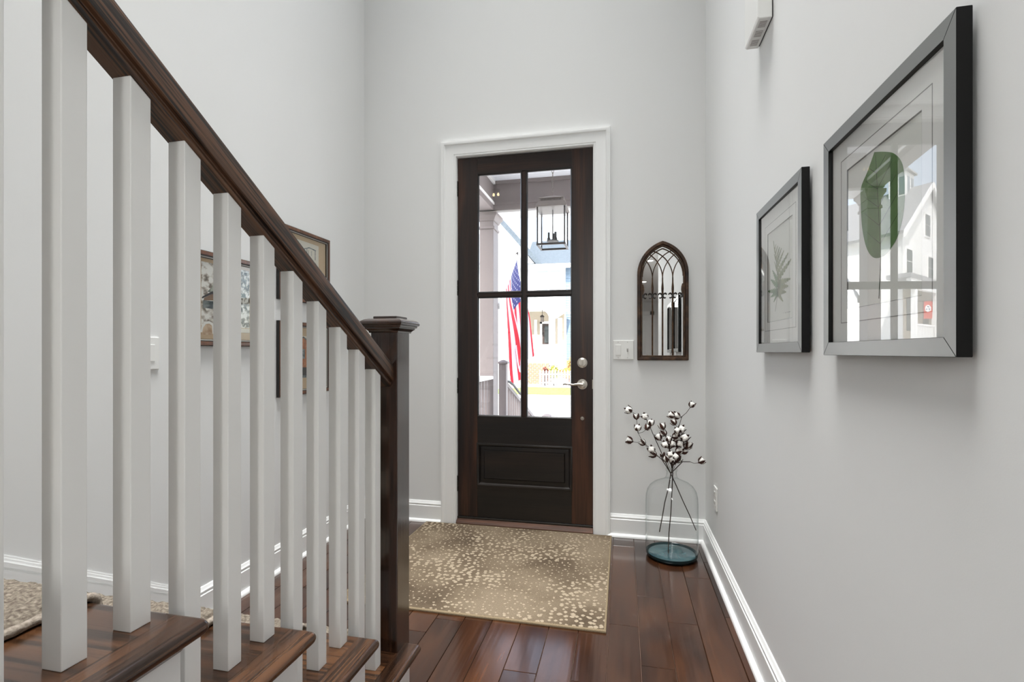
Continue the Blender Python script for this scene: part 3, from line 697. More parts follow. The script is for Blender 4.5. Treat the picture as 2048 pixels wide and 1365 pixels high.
# ------------------------------------------------------------------ botanical pictures on the right wall
def side_frame(root, Yc, hw, z0, z1, xback, xfront, bw, mat_, lip=.009):
    """four mitred frame sides for a picture hanging on the right wall"""
    o_ = [(Yc+hw, z0), (Yc-hw, z0), (Yc-hw, z1), (Yc+hw, z1)]; i_ = [(Yc+hw-bw, z0+bw), (Yc-hw+bw, z0+bw), (Yc-hw+bw, z1-bw), (Yc+hw-bw, z1-bw)]
    for k_ in range(4):
        a, b, c, d = o_[k_], o_[(k_+1) % 4], i_[(k_+1) % 4], i_[k_]
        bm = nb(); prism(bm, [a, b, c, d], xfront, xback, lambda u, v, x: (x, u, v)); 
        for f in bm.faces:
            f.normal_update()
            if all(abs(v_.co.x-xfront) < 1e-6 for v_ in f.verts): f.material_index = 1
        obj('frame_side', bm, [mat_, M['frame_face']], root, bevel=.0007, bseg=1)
def botanical(label, Yc, hw, z0, z1, art, bow=1.0):
    xb_, xf_ = .4885, .468
    root = thing('framed_picture', label, 'picture', (XR-.004, Yc, z0), 'botanical prints on the right wall')
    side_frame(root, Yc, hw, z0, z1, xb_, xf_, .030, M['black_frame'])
    iw = hw-.030; ia, ib = z0+.030, z1-.030
    gi = .046; wi = .074
    # mat board as a ring with a window, groove line, paper behind
    bm = nb(); rect_ring(bm, Yc-hw+.03+wi, ia+wi-.004, Yc+hw-.03-wi, ib-wi+.004, [(0, 0), (wi-.0005, 0), (wi-.0005, .002), (0, .002)], lambda u, v, h: (.4775+h, u, v)); obj('mat_board', bm, M['mat'], root)
    bm = nb(); rect_ring(bm, Yc-hw+.03+gi, ia+gi-.003, Yc+hw-.03-gi, ib-gi+.003, [(0, 0), (.0016, 0), (.0016, .0004), (0, .0004)], lambda u, v, h: (.4772+h, u, v)); obj('mat_groove', bm, M['bevel_grey'], root)
    bm = nb(); rect_ring(bm, Yc-hw+.03+wi, ia+wi-.004, Yc+hw-.03-wi, ib-wi+.004, [(0, 0), (0, .0022), (-.0018, .0022)], lambda u, v, h: (.4774+h, u, v)); obj('mat_bevel', bm, M['bevel_grey'], root)
    obj('paper', bx(.4797, .4817, Yc-iw+.01, Yc+iw-.01, ia+.01, ib-.01), M['paper'], root)
    art(root, Yc)
    # thin acrylic glazing, bowed a few millimetres towards the near side
    cols = []; ye, yn_ = Yc-iw-.001, Yc+iw+.001
    for i in range(61):
        y = ye+(yn_-ye)*i/60; u = max(0, (Yc+.116-y)/.33)
        cols.append((.4724+.0041*bow*u**2.5, y))
    bm = nb(); lo = [bm.verts.new((x, y, ia-.001)) for x, y in cols]; hi = [bm.verts.new((x, y, ib+.001)) for x, y in cols]
    for i in range(60): bm.faces.new((lo[i], lo[i+1], hi[i+1], hi[i]))
    obj('glass', bm, M['sheet_glass'], root, smooth=80)
    obj('backing', bx(.4825, .4880, Yc-iw-.012, Yc+iw+.012, ia-.012, ib+.012), M['iron'], root)
    bm = nb(); disc(bm, (.4888, Yc, z1-.12), (1, 0, 0), .004, .006, 8); obj('hanger', bm, M['silver'], root)
M['fern'] = noise_mat('pressed_fern_green', [(.35, (.20, .24, .13, 1)), (.55, (.33, .36, .22, 1)), (.75, (.42, .43, .28, 1))], 30, .9)
M['fern_dark'] = noise_mat('pressed_fern_dark', [(.35, (.10, .22, .10, 1)), (.7, (.25, .34, .20, 1))], 40, .9)
M['stem'] = flat('pressed_stem_brown', (.06, .045, .025, 1), .8)
M['leafgreen'] = noise_mat('pressed_leaf_green', [(.3, (.07, .15, .05, 1)), (.5, (.125, .23, .085, 1)), (.72, (.22, .31, .14, 1))], 16, .85, 0, (1, 1, .5))
M['leafvein'] = flat('pressed_leaf_vein', (.035, .06, .02, 1), .85)
XA = .4794
def fpoly(bm, pts, Yc, x=XA, th=.0002):
    prism(bm, pts, x, x-th, lambda u, v, a: (a, Yc-u, v))
def art_fern(root, Yc):
    rgf = random.Random(5)
    rach = [(-.047, 1.300), (-.035, 1.325), (-.018, 1.356), (-.022, 1.39), (-.030, 1.43), (-.040, 1.47), (-.052, 1.50), (-.065, 1.531)]
    bm = nb()
    for (a, b) in zip(rach, rach[1:]):
        d = Vector((b[0]-a[0], b[1]-a[1])); n_ = Vector((-d.y, d.x)).normalized()*.0009
        fpoly(bm, [(a[0]-n_.x, a[1]-n_.y), (b[0]-n_.x, b[1]-n_.y), (b[0]+n_.x, b[1]+n_.y), (a[0]+n_.x, a[1]+n_.y)], Yc)
    obj('stem_print', bm, M['stem'], root)
    def pinna(bm, a, b, w, n=7):
        a, b = Vector(a), Vector(b); d = b-a; nr = Vector((-d.y, d.x)).normalized(); t_ = d.normalized()
        for i in range(n):
            f = (i+.5)/n; c = a+d*f; ww = w*(1-f)**.75+.0012; sl = d.length/n
            for sg in (1, -1):
                q_ = [c-t_*sl*.55, c+nr*sg*ww*.6-t_*sl*.25, c+nr*sg*ww+t_*sl*.35, c+nr*sg*ww*.65+t_*sl*.62, c+t_*sl*.6]
                if sg < 0: q_ = q_[::-1]
                fpoly(bm, [(p_.x, p_.y) for p_ in q_], Yc, XA-.0001-.00003*i)
    bm = nb()
    for a, b, w in (((-.018, 1.356), (.034, 1.325), .011), ((-.018, 1.362), (.062, 1.350), .014), ((-.019, 1.375), (.081, 1.366), .015), ((-.021, 1.387), (.101, 1.384), .015), ((-.023, 1.40), (.108, 1.440), .015), ((-.028, 1.418), (.081, 1.463), .013), ((-.032, 1.436), (.041, 1.478), .011), ((-.036, 1.452), (.017, 1.490), .009), ((-.040, 1.467), (.000, 1.497), .007), ((-.046, 1.482), (-.020, 1.506), .006), ((-.053, 1.498), (-.037, 1.515), .004), ((-.030, 1.43), (-.055, 1.462), .006), ((-.040, 1.465), (-.058, 1.487), .004), ((-.05, 1.49), (-.066, 1.531), .004)):
        pinna(bm, a, b, w)
    obj('fern_print', bm, M['fern'], root)
    bm = nb()
    for a, b, w in (((-.018, 1.362), (-.127, 1.374), .013), ((-.020, 1.357), (-.062, 1.332), .010), ((-.021, 1.378), (-.092, 1.408), .014), ((-.024, 1.395), (-.075, 1.436), .013), ((-.018, 1.36), (-.095, 1.352), .011)):
        pinna(bm, a, b, w, 6)
    obj('fern_print', bm, M['fern_dark'], root)
    bm = nb(); x_ = .035
    for i in range(9):
        fpoly(bm, [(x_, 1.288+rgf.uniform(-.002, .002)), (x_+.005, 1.288+rgf.uniform(-.002, .002)), (x_+.005, 1.2892), (x_, 1.2892)], Yc); x_ += .0075
    obj('caption', bm, M['bevel_grey'], root)
def art_leaf(root, Yc):
    o_ = [(-.022, 1.560), (.018, 1.545), (.052, 1.528), (.078, 1.500), (.086, 1.46), (.082, 1.415), (.064, 1.378), (.034, 1.357), (.002, 1.350), (-.03, 1.357), (-.056, 1.382), (-.073, 1.425), (-.079, 1.47), (-.078, 1.508), (-.05, 1.532)]
    n_ = len(o_); sm_ = []
    for i in range(n_):
        p0, p1, p2, p3 = [Vector(o_[(i+k_) % n_]) for k_ in (-1, 0, 1, 2)]
        if i == 0: p0 = p1
        if i == n_-1: p3 = p2
        for t_ in (0, .2, .4, .6, .8):
            q_ = .5*((2*p1)+(p2-p0)*t_+(2*p0-5*p1+4*p2-p3)*t_*t_+(3*p1-p0-3*p2+p3)*t_**3); sm_.append((q_.x, q_.y))
    bm = nb(); fpoly(bm, sm_, Yc); obj('leaf_print', bm, M['leafgreen'], root)
    bm = nb()
    def ln(a, b, w):
        d = Vector((b[0]-a[0], b[1]-a[1])); n_ = Vector((-d.y, d.x)).normalized()*w
        fpoly(bm, [(a[0]-n_.x, a[1]-n_.y), (b[0]-n_.x*.5, b[1]-n_.y*.5), (b[0]+n_.x*.5, b[1]+n_.y*.5), (a[0]+n_.x, a[1]+n_.y)], Yc, XA-.0002)
    ln((.004, 1.352), (-.017, 1.552), .0010)
    for f, l in ((.12, .9), (.3, 1), (.48, .9), (.66, .75), (.82, .5)):
        c = (.004-.021*f, 1.352+.2*f)
        ln(c, (c[0]+.07*l, c[1]+.045*l), .0006); ln(c, (c[0]-.062*l, c[1]+.04*l), .0006)
    ln((-.004, 1.272), (.003, 1.352), .0010)
    obj('leaf_vein', bm, M['leafvein'], root)
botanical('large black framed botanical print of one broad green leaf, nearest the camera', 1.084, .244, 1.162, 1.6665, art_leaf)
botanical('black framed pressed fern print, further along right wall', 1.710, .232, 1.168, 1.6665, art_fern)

# ------------------------------------------------------------------ pictures on the left wall
def left_frame(label, Y0, Y1, z0, z1, art):
    root = thing('framed_picture', label, 'picture', (XL+.001, (Y0+Y1)/2, z0), 'brown framed pictures on the left wall')
    fn = lambda u, v, h: (XL+.002+h, u, v)
    bm = nb(); rect_ring(bm, Y0+.03, z0+.03, Y1-.03, z1-.03, [(.030, 0), (.030, .017), (.026, .020), (.013, .0205), (.010, .017), (.006, .015), (.006, 0)], fn)
    obj('frame', bm, M['brown_frame'], root, smooth=30)
    bm = nb(); rect_ring(bm, Y0+.03, z0+.03, Y1-.03, z1-.03, [(.0305, 0), (.0305, .0165), (.0285, .0190), (.0285, 0)], fn)
    rect_ring(bm, Y0+.03, z0+.03, Y1-.03, z1-.03, [(.011, .001), (.011, .0185), (.006, .0165), (.006, .001)], fn)
    rect_ring(bm, Y0+.03, z0+.03, Y1-.03, z1-.03, [(.0025, 0), (.0025, .0135), (0, .0125), (0, 0)], fn)
    obj('frame_line', bm, M['black_line'], root)
    bm = nb(); rect_ring(bm, Y0+.03, z0+.03, Y1-.03, z1-.03, [(.0055, 0), (.0055, .0150), (.0025, .0145), (.0025, 0)], fn); obj('bead_line', bm, M['bead'], root)
    obj('mat_board', bx(XL+.003, XL+.008, Y0+.028, Y1-.028, z0+.028, z1-.028), M['beige_mat'], root)
    art(root)
    obj('glass', bx(XL+.0105, XL+.0112, Y0+.03, Y1-.03, z0+.03, z1-.03), M['pic_glass'], root)
    return root
def lquad(bm, pts, h=.0085): prism(bm, pts, XL+.0078, XL+h, lambda u, v, a: (a, u, v)); return bm
def lrect(y0, y1, z0, z1, h=.0085, bm=None): return lquad(bm or nb(), [(y0, z0), (y1, z0), (y1, z1), (y0, z1)], h)
M['snow_print'] = noise_mat('pale_winter_street_print', [(.36, (.20, .17, .14, 1)), (.45, (.55, .50, .44, 1)), (.55, (.88, .87, .83, 1))], 34, .8, 0, (1, 1, 1.2), 6)
M['branch_print'] = noise_mat('dark_branches_print', [(.40, (.03, .03, .028, 1)), (.50, (.35, .33, .28, 1)), (.58, (.90, .89, .86, 1))], 60, .8, 0, (1, 1, .8), 7)
M['green_print'] = noise_mat('dark_evergreen_print', [(.4, (.04, .055, .035, 1)), (.6, (.4, .42, .36, 1))], 60, .8)
M['brown_ink'] = flat('brown_print_ink', (.22, .13, .075, 1), .8); M['black_ink'] = flat('black_print_ink', (.02, .02, .02, 1), .8)
M['plaque_ink'] = flat('dark_green_print_ink', (.012, .045, .032, 1), .8); M['slate_ink'] = noise_mat('slate_print_ink', [(.4, (.08, .10, .11, 1)), (.6, (.24, .27, .27, 1))], 60, .8)
M['white_ink'] = flat('white_print_ink', (.85, .84, .80, 1), .8); M['sand_ink'] = noise_mat('sand_print_ink', [(.35, (.42, .27, .16, 1)), (.6, (.62, .47, .33, 1))], 40, .8)
M['pale_ink'] = flat('cream_print_ink', (.70, .66, .58, 1), .8)
def art_street(root):
    obj('print', lrect(1.832, 2.118, 1.285, 1.565), M['snow_print'], root)
    bm = lquad(nb(), [(1.836, 1.410), (1.89, 1.440), (1.95, 1.425), (1.95, 1.418), (1.89, 1.428), (1.836, 1.402)], .0090); obj('roof_line', bm, M['black_ink'], root)
    bm = lquad(nb(), [(1.846, 1.405), (1.89, 1.428), (1.95, 1.418), (1.95, 1.405), (1.846, 1.396)], .0089); obj('awning', bm, M['brown_ink'], root)
    obj('shop_front', lrect(1.842, 1.95, 1.362, 1.396, .0089), M['slate_ink'], root)
    obj('evergreen', lquad(nb(), [(1.865, 1.436), (1.95, 1.425), (1.93, 1.54), (1.905, 1.50), (1.89, 1.46)], .0088), M['green_print'], root)
    bm = nb(); lquad(bm, [(1.828+.0, 1.255), (1.834, 1.285), (1.85, 1.302), (1.875, 1.306), (1.895, 1.298), (1.90, 1.262), (1.90, 1.250)], .0090); obj('snow_bank', bm, M['white_ink'], root)
    bm = nb(); lquad(bm, [(1.834, 1.245), (1.842, 1.275), (1.856, 1.292), (1.875, 1.295), (1.89, 1.286), (1.893, 1.245)], .0092); obj('path', bm, M['sand_ink'], root)
    obj('tree_print', lrect(2.02, 2.12, 1.29, 1.555, .0088), M['branch_print'], root)
    bm = nb(); lrect(2.045, 2.100, 1.515, 1.519, .0090, bm); lrect(2.045, 2.100, 1.480, 1.484, .0090, bm); lrect(2.092, 2.096, 1.484, 1.515, .0090, bm); lrect(2.052, 2.056, 1.484, 1.515, .0090, bm); obj('sign_bracket', bm, M['slate_ink'], root)
    obj('green_plaque', lrect(2.040, 2.094, 1.432, 1.450, .0090), M['plaque_ink'], root)
    bm = nb(); [lrect(2.049+i*.012, 2.055+i*.012, 1.436, 1.446, .0091, bm) for i in range(2)]; obj('plaque_letters', bm, M['white_ink'], root)
    obj('pale_fence', lrect(2.04, 2.12, 1.262, 1.282, .0089), M['pale_ink'], root)
left_frame('wide brown framed winter street print partly hidden behind white balusters', 1.752, 2.214, 1.196, 1.612, art_street)
def art_sketch(root):
    obj('print', lrect(2.415, 2.692, 1.53, 1.806), M['pale_ink'], root)
    bm = nb()
    lquad(bm, [(2.55, 1.765), (2.60, 1.782), (2.665, 1.776), (2.665, 1.770), (2.60, 1.776), (2.55, 1.760)], .0090)
    for y in (2.575, 2.655): lrect(y, y+.005, 1.715, 1.772, .0090, bm)
    for y in (2.59, 2.62): lrect(y, y+.003, 1.735, 1.765, .0090, bm)
    lrect(2.63, 2.665, 1.690, 1.697, .0090, bm); lrect(2.56, 2.60, 1.665, 1.669, .0090, bm); lrect(2.60, 2.66, 1.63, 1.633, .0090, bm); lrect(2.44, 2.55, 1.60, 1.603, .0090, bm)
    obj('sketch_lines', bm, M['slate_ink'], root)
left_frame('upper brown framed porch sketch beside handrail with wide beige mat', 2.324, 2.794, 1.452, 1.862, art_sketch)
M['brick_ink'] = noise_mat('orange_brick_print_ink', [(.35, (.30, .105, .045, 1)), (.6, (.48, .19, .085, 1))], 50, .8)
def art_brick(root):
    obj('print', lrect(2.415, 2.692, 1.02, 1.260), M['pale_ink'], root)
    obj('brick_building', lquad(nb(), [(2.44, 1.075), (2.67, 1.075), (2.67, 1.225), (2.57, 1.238), (2.545, 1.250), (2.52, 1.238), (2.44, 1.225)], .0089), M['brick_ink'], root)
    bm = nb(); lquad(bm, [(2.44, 1.225), (2.52, 1.238), (2.545, 1.250), (2.57, 1.238), (2.67, 1.225), (2.67, 1.232), (2.57, 1.247), (2.545, 1.258), (2.52, 1.247), (2.44, 1.232)], .0091); obj('cornice', bm, M['slate_ink'], root)
    for y in (2.47, 2.532, 2.60):
        obj('window_print', lrect(y, y+.026, 1.130, 1.185, .0091), M['slate_ink'], root)
    bm = nb(); lquad(bm, [(2.47, 1.035), (2.60, 1.035), (2.60, 1.058), (2.575, 1.08), (2.50, 1.08), (2.47, 1.058)], .0093); obj('car_print', bm, M['black_ink'], root)
    obj('street_print', lrect(2.42, 2.69, 1.02, 1.036, .0090), M['slate_ink'], root)
left_frame('lower brown framed print of an orange brick shopfront below the sketch', 2.324, 2.794, .927, 1.337, art_brick)

# ------------------------------------------------------------------ pendant over the stairs, hall behind the camera (seen in glass and mirror)
M['bulb'] = emit('warm_bulb', (1, .72, .38, 1), 14)
pd = thing('pendant_lamp', 'small two bulb pendant hanging over the stairs out of frame', 'lamp', (-1.41, 1.05, 2.96))
for dx in (-.026, .026):
    bm = nb(); ball(bm, (-1.41+dx, 1.05, 2.96), .013, 2, (1, 1, 1.4)); obj('bulb', bm, M['bulb'], pd, smooth=80)
    bm = nb(); disc(bm, (-1.41+dx, 1.05, 2.976), (0, 0, 1), .010, .03, 16); obj('socket', bm, M['iron'], pd)
bm = nb(); disc(bm, (-1.41, 1.05, 3.004), (0, 0, 1), .045, .012, 24); tube(bm, [(-1.41, 1.05, 3.015), (-1.41, 1.05, 6.16)], .005, 8); disc(bm, (-1.41, 1.05, 6.16), (0, 0, 1), .06, .04, 24); obj('rod', bm, M['iron'], pd)
M['lens'] = emit('recessed_lens', (1, .93, .82, 1), 7)
for i, (x, y, lb) in enumerate(((.44, -4.8, 'recessed ceiling light reflected at left edge of the arched mirror'), (.44, -7.6, 'recessed hall ceiling light furthest from the camera'), (.44, -2.2, 'recessed hall ceiling light nearest the camera'))):
    r_ = thing('recessed_light', lb, 'ceiling light', (x, y, 2.70), 'hall recessed lights')
    obj('ring', lathe(nb(), [(.058, -.001), (.085, -.001), (.083, -.007), (.060, -.004)], x, y, 28, 2.699), M['trim'], r_)
    bm = nb(); disc(bm, (x, y, 2.6955), (0, 0, 1), .058, .003, 28); obj('lens', bm, M['lens'], r_)
d2 = struct('door_2', bx(.0, .82, -9.50, -9.465, .01, 2.30), M['trim'])
for (a, b, c, d) in ((.12, .70, .25, .95), (.12, .70, 1.10, 2.15)):
    bm = nb(); rect_ring(bm, a, c, b, d, [(0, 0), (0, .008), (-.025, -.004), (-.025, -.01)], lambda u, v, h: (u, -9.465+h, v)); obj('panel_moulding', bm, M['trim'], d2)
bm = nb()
for kq in (1.05, .96): ball(bm, (.74, -9.43, kq), .025, 2); disc(bm, (.74, -9.465, kq), (0, 1, 0), .02, .03, 16)
obj('door_knob', bm, M['nickel'], d2, smooth=60)
bm = nb()
for a in ((-.12, -.005, 0, 2.42), (.825, .94, 0, 2.42), (-.12, .94, 2.31, 2.42)): box(bm, a[0], a[1], -9.50, -9.475, a[2], a[3])
struct('trim_6', bm, M['trim'])
bm = nb(); box(bm, -.60, -.12, -9.5, -9.484, 0, .14); box(bm, .94, 3.0, -9.5, -9.484, 0, .14); box(bm, 2.984, 3.0, -9.484, YB-.1, 0, .14); box(bm, -.60, -.584, -9.484, YB, 0, .14)
struct('baseboard_hall', bm, M['trim'])

# ------------------------------------------------------------------ porch outside the door
M['porch_paint'] = flat('porch_taupe_paint', (.19, .16, .153, 1), .6)
M['porch_white'] = flat('porch_white_paint', (.80, .79, .77, 1), .6)
M['porch_ceiling'] = flat('porch_pale_blue_ceiling', (.72, .73, .76, 1), .7)
M['concrete'] = flat('pale_concrete', (.62, .60, .57, 1), .9, bump=.2, bscale=60)
M['lantern_metal'] = flat('dark_bronze_lantern', (.035, .028, .024, 1), .5, .3)
M['lantern_roof'] = flat('weathered_bronze_roof', (.16, .135, .12, 1), .5, .4)
struct('floor_porch', bx(-1.75, 3.2, 3.41, 5.95, -.20, -.05), M['concrete'])
cp = struct('ceiling_porch', bx(-1.9, 3.2, 3.41, 5.95, 3.14, 3.40), M['porch_ceiling'])
y = 3.42
for i in range(24):
    obj('plank', bx(-1.60, 3.2, y, y+.094, 3.128, 3.141), M['porch_ceiling'], cp, bevel=.004, bseg=1); y += .1
def column(label, x, y):
    r_ = thing('porch_column', label, 'column', (x, y, -.05))
    hw, hd = .0825, .1175
    obj('shaft', bx(x-hw, x+hw, y-hd, y+hd, .12, 2.60), M['porch_paint'], r_, bevel=.004)
    obj('base', bx(x-hw-.025, x+hw+.025, y-hd-.025, y+hd+.025, -.05, .12), M['porch_paint'], r_, bevel=.006)
    obj('necking', bx(x-hw-.014, x+hw+.014, y-hd-.014, y+hd+.014, 2.595, 2.625), M['porch_paint'], r_, bevel=.005)
    bm = nb(); s4 = lambda e, z: [(x-hw-e, y-hd-e, z), (x+hw+e, y-hd-e, z), (x+hw+e, y+hd+e, z), (x-hw-e, y+hd+e, z)]
    loft(bm, [s4(*t_) for t_ in ((0, 2.60), (0, 2.685), (.012, 2.69), (.014, 2.705), (.03, 2.73), (.045, 2.745), (.048, 2.78))]); obj('capital', bm, M['porch_paint'], r_)
column('square taupe porch column left of the hanging flag', -1.545, 5.717)
column('square taupe porch column right of the door view, out of frame', 1.9, 5.717)
bm = struct('beam_front', bx(-1.66, 3.2, 5.57, 5.83, 2.80, 3.14), M['porch_paint'])
bm2 = nb(); box(bm2, -1.66, 3.2, 5.558, 5.57, 2.86, 2.885); box(bm2, -1.66, 3.2, 5.545, 5.57, 3.09, 3.128); obj('beam_moulding', bm2, M['porch_paint'], bm)
obj('beam_soffit', bx(-1.66, 3.2, 5.60, 5.90, 2.775, 2.80), M['porch_white'], bm)
b3 = struct('beam_side', bx(-1.64, -1.45, 3.41, 5.57, 2.80, 3.14), M['porch_paint'])
bm2 = nb(); box(bm2, -1.45, -1.438, 3.41, 5.57, 2.86, 2.885); box(bm2, -1.45, -1.425, 3.41, 5.57, 3.09, 3.128); obj('beam_moulding', bm2, M['porch_white'], b3)
# lantern
lx, ly = -.606, 4.40
ln = thing('hanging_lantern', 'square bronze porch lantern with three candles hanging on a chain', 'lantern', (lx, ly, 2.53))
def sqc(h, z): return [(lx-h, ly-h, z), (lx+h, ly-h, z), (lx+h, ly+h, z), (lx-h, ly+h, z)]
zb_, zt_ = 2.095, 2.425
bm = nb()
for sx in (1, -1):
    for sy in (1, -1): box(bm, lx+sx*.118-.006, lx+sx*.118+.006, ly+sy*.118-.006, ly+sy*.118+.006, zb_, zt_)
for sx in (1, -1):
    box(bm, lx+sx*.118-.008, lx+sx*.118+.008, ly-.124, ly+.124, zb_, zb_+.016); box(bm, lx-.124, lx+.124, ly+sx*.118-.008, ly+sx*.118+.008, zb_, zb_+.016)
obj('frame', bm, M['lantern_metal'], ln)
bm = nb(); loft(bm, [sqc(.136, zt_), sqc(.136, zt_+.008), sqc(.126, zt_+.03), sqc(.108, zt_+.055), sqc(.104, zt_+.075), sqc(.110, zt_+.076), sqc(.110, zt_+.082), sqc(.085, zt_+.092), sqc(.05, zt_+.108), sqc(.018, zt_+.122)])
rf = obj('roof', bm, M['lantern_roof'], ln)
bm = nb()
for i in range(14):
    t_ = -.085+i*.013
    box(bm, lx+t_-.003, lx+t_+.003, ly-.1085, ly-.1045, zt_+.056, zt_+.073); box(bm, lx-.1085, lx-.1045, ly+t_-.003, ly+t_+.003, zt_+.056, zt_+.073)
obj('vent_slots', bm, M['lantern_metal'], rf)
for i in range(4):
    sx, sy = ((0, -1), (1, 0), (0, 1), (-1, 0))[i]
    if sx: b_ = bx(lx+sx*.1175, lx+sx*.1185, ly-.112, ly+.112, zb_+.016, zt_)
    else: b_ = bx(lx-.112, lx+.112, ly+sy*.1175, ly+sy*.1185, zb_+.016, zt_)
    obj('glass_pane', b_, M['glass'], ln)
bm = nb(); tube(bm, [(lx, ly, zt_), (lx, ly, zb_+.05)], .005, 8); disc(bm, (lx, ly, zb_+.052), (0, 0, 1), .052, .008, 24); obj('candle_tray', bm, M['lantern_metal'], ln)
for a in (200, 320, 80):
    px_, py_ = lx+.036*math.cos(R(a)), ly+.036*math.sin(R(a))
    bm = nb(); disc(bm, (px_, py_, zb_+.06), (0, 0, 1), .010, .07, 12); disc(bm, (px_, py_, zb_+.06), (0, 0, 1), .015, .02, 12); obj('candle', bm, M['lantern_metal'], ln)
for i in range(14):
    z = zt_+.14+i*.042
    bm = nb(); pts = [(lx+.009*math.cos(t_)*(1 if i % 2 else 0), ly+.009*math.cos(t_)*(0 if i % 2 else 1), z+.026*math.sin(t_)) for t_ in [2*PI*k_/10 for k_ in range(11)]]
    tube(bm, pts, .0025, 5, cap=False); obj('chain_link', bm, M['lantern_roof'], ln, smooth=60)
bm = nb(); disc(bm, (lx, ly, 3.095), (0, 0, 1), .055, .03, 24, .05); obj('canopy', bm, M['lantern_roof'], ln)
# porch railing and stair rail
pr_ = thing('porch_railing', 'taupe porch side railing with flat pale cap running to the column', 'railing', (-1.53, 4.5, -.05))
obj('cap_rail', bx(-1.60, -1.455, 3.43, 5.57, .855, .89), M['porch_white'], pr_, bevel=.005)
obj('bottom_rail', bx(-1.56, -1.50, 3.43, 5.57, .03, .09), M['porch_paint'], pr_)
for i in range(17): obj('baluster', bx(-1.548, -1.512, 3.50+i*.125, 3.536+i*.125, .09, .855), M['porch_paint'], pr_)
sr = thing('step_railing', 'taupe sloping handrail going down the porch steps to the walk', 'railing', (-1.45, 6.1, -.05))
def post(nm, x, y, z0, z1, hw):
    p_ = obj(nm, bx(x-hw, x+hw, y-hw, y+hw, z0, z1), M['porch_paint'], sr, bevel=.004)
    bm = nb(); loft(bm, [[(x-e, y-e, z), (x+e, y-e, z), (x+e, y+e, z), (x-e, y+e, z)] for e, z in ((hw+.02, z1), (hw+.02, z1+.02), (hw*.3, z1+.05))]); obj('post_cap', bm, M['porch_paint'], p_)
    return p_
post('newel_post', -1.455, 6.06, -.05, 1.02, .047)
post('newel_post', -1.39, 9.3, -1.4, -.045, .065)
zr = lambda y: .80-.36*(y-6.1)
for dz, th in ((0, .05), (-.62, .05)):
    bm = nb(); prism(bm, [(6.1, zr(6.1)+dz), (9.25, zr(9.25)+dz), (9.25, zr(9.25)+dz-th), (6.1, zr(6.1)+dz-th)], -.03, .03, lambda u, v, a: (-1.45+.019*(u-6.1)+a, u, v)); obj('sloped_rail', bm, M['porch_paint'], sr)
for i in range(24):
    y = 6.2+i*.125; x = -1.45+.019*(y-6.1); obj('baluster', bx(x-.016, x+.016, y-.016, y+.016, zr(y)-.64, zr(y)-.03), M['porch_paint'], sr)
bm = nb(); tube(bm, [(-1.425, 6.10, .80), (-1.40, 6.16, .79), (-1.39, 6.35, .74), (-1.385, 6.8, .58)], .016, 8); obj('grab_bar', bm, M['iron'], sr, smooth=60)
bm = nb()
for i in range(7): box(bm, -1.75, 1.9, 5.95+.30*i, 5.95+.30*(i+1), -1.4, -.05-.19*(i+1))
struct('porch_steps', bm, M['concrete'])
# flag
fg = thing('house_flag', 'american flag drooping from an angled white pole outside the door', 'flag', (-1.46, 5.84, 1.72))
T = Vector((-1.479, 7.0, 2.565)); B = Vector((-1.462, 5.84, 1.72)); D = (B-T).normalized()
M['pole'] = flat('white_flag_pole', (.75, .75, .74, 1), .4)
bm = nb(); tube(bm, [tuple(T-D*-.02), tuple(B)], .0125, 12); obj('pole', bm, M['pole'], fg, smooth=60)
bm = nb(); ball(bm, T, .022, 2); ball(bm, T-D*.045, .016, 2); obj('finial', bm, M['lantern_metal'], fg, smooth=60)
bm = nb(); tube(bm, [tuple(B+D*-.12), tuple(B)], .02, 12); box(bm, B.x-.018, B.x+.018, B.y-.006, B.y+.004, B.z-.04, B.z+.03); obj('bracket', bm, M['pole'], fg)
def flag_pt(s, t_, off=0):
    H = T+D*(.10+s*.90)
    f = min(1, t_*1.5); f = f*f*(3-2*f)
    y = H.y+(6.72-H.y)*.70*f+math.cos(2*PI*1.3*s)*.06*f
    x = H.x+.015+f*(.095-.135*s+math.sin(2*PI*1.45*s+.5+.8*t_)*.06+math.sin(2*PI*2.9*s+1.0)*.018)+.075*t_*t_+.02*t_*(1-s)
    z = H.z-1.38*t_+(.26*max(0, t_-.78)*s*2)
    return Vector((x, y-off, z))
NS, NTT = 52, 60
M['flag_red'] = flat('flag_red', (.55, .018, .035, 1), .8); M['flag_white'] = flat('flag_white', (.62, .58, .66, 1), .8); M['flag_blue'] = flat('flag_blue', (.035, .035, .16, 1), .8)
bm = nb(); G = [[bm.verts.new(flag_pt(i/NS, j/NTT)) for j in range(NTT+1)] for i in range(NS+1)]
for i in range(NS):
    for j in range(NTT):
        f = bm.faces.new((G[i][j], G[i+1][j], G[i+1][j+1], G[i][j+1])); s_ = (i+.5)/NS
        f.material_index = 2 if (s_ < 7/13 and j < NTT*.4) else (0 if int(s_*13) % 2 == 0 else 1)
o = obj('cloth', bm, [M['flag_red'], M['flag_white'], M['flag_blue']], fg, smooth=80)
bm = nb()
for r_ in range(9):
    for c_ in range(6 if r_ % 2 == 0 else 5):
        cs = (r_+1)/10*7/13; ct = ((c_*2+1+(r_ % 2))/12)*.4
        for sd in (.006, -.006):
            vs_ = []
            for k_ in range(10):
                rad = 1 if k_ % 2 == 0 else .42; a = k_*PI/5
                vs_.append(bm.verts.new(flag_pt(cs+.021*rad*math.sin(a), ct+.0125*rad*math.cos(a), sd)))
            bm.faces.new(vs_)
obj('stars', bm, M['flag_white'], fg)
bm = nb(); loft(bm, [[flag_pt(s_, 0)+Vector((a, 0, b)) for a, b in ((-.014, 0), (0, -.014), (.014, 0), (0, .014))] for s_ in (0, .25, .5, .75, 1)]); obj('sleeve', bm, M['flag_white'], fg)

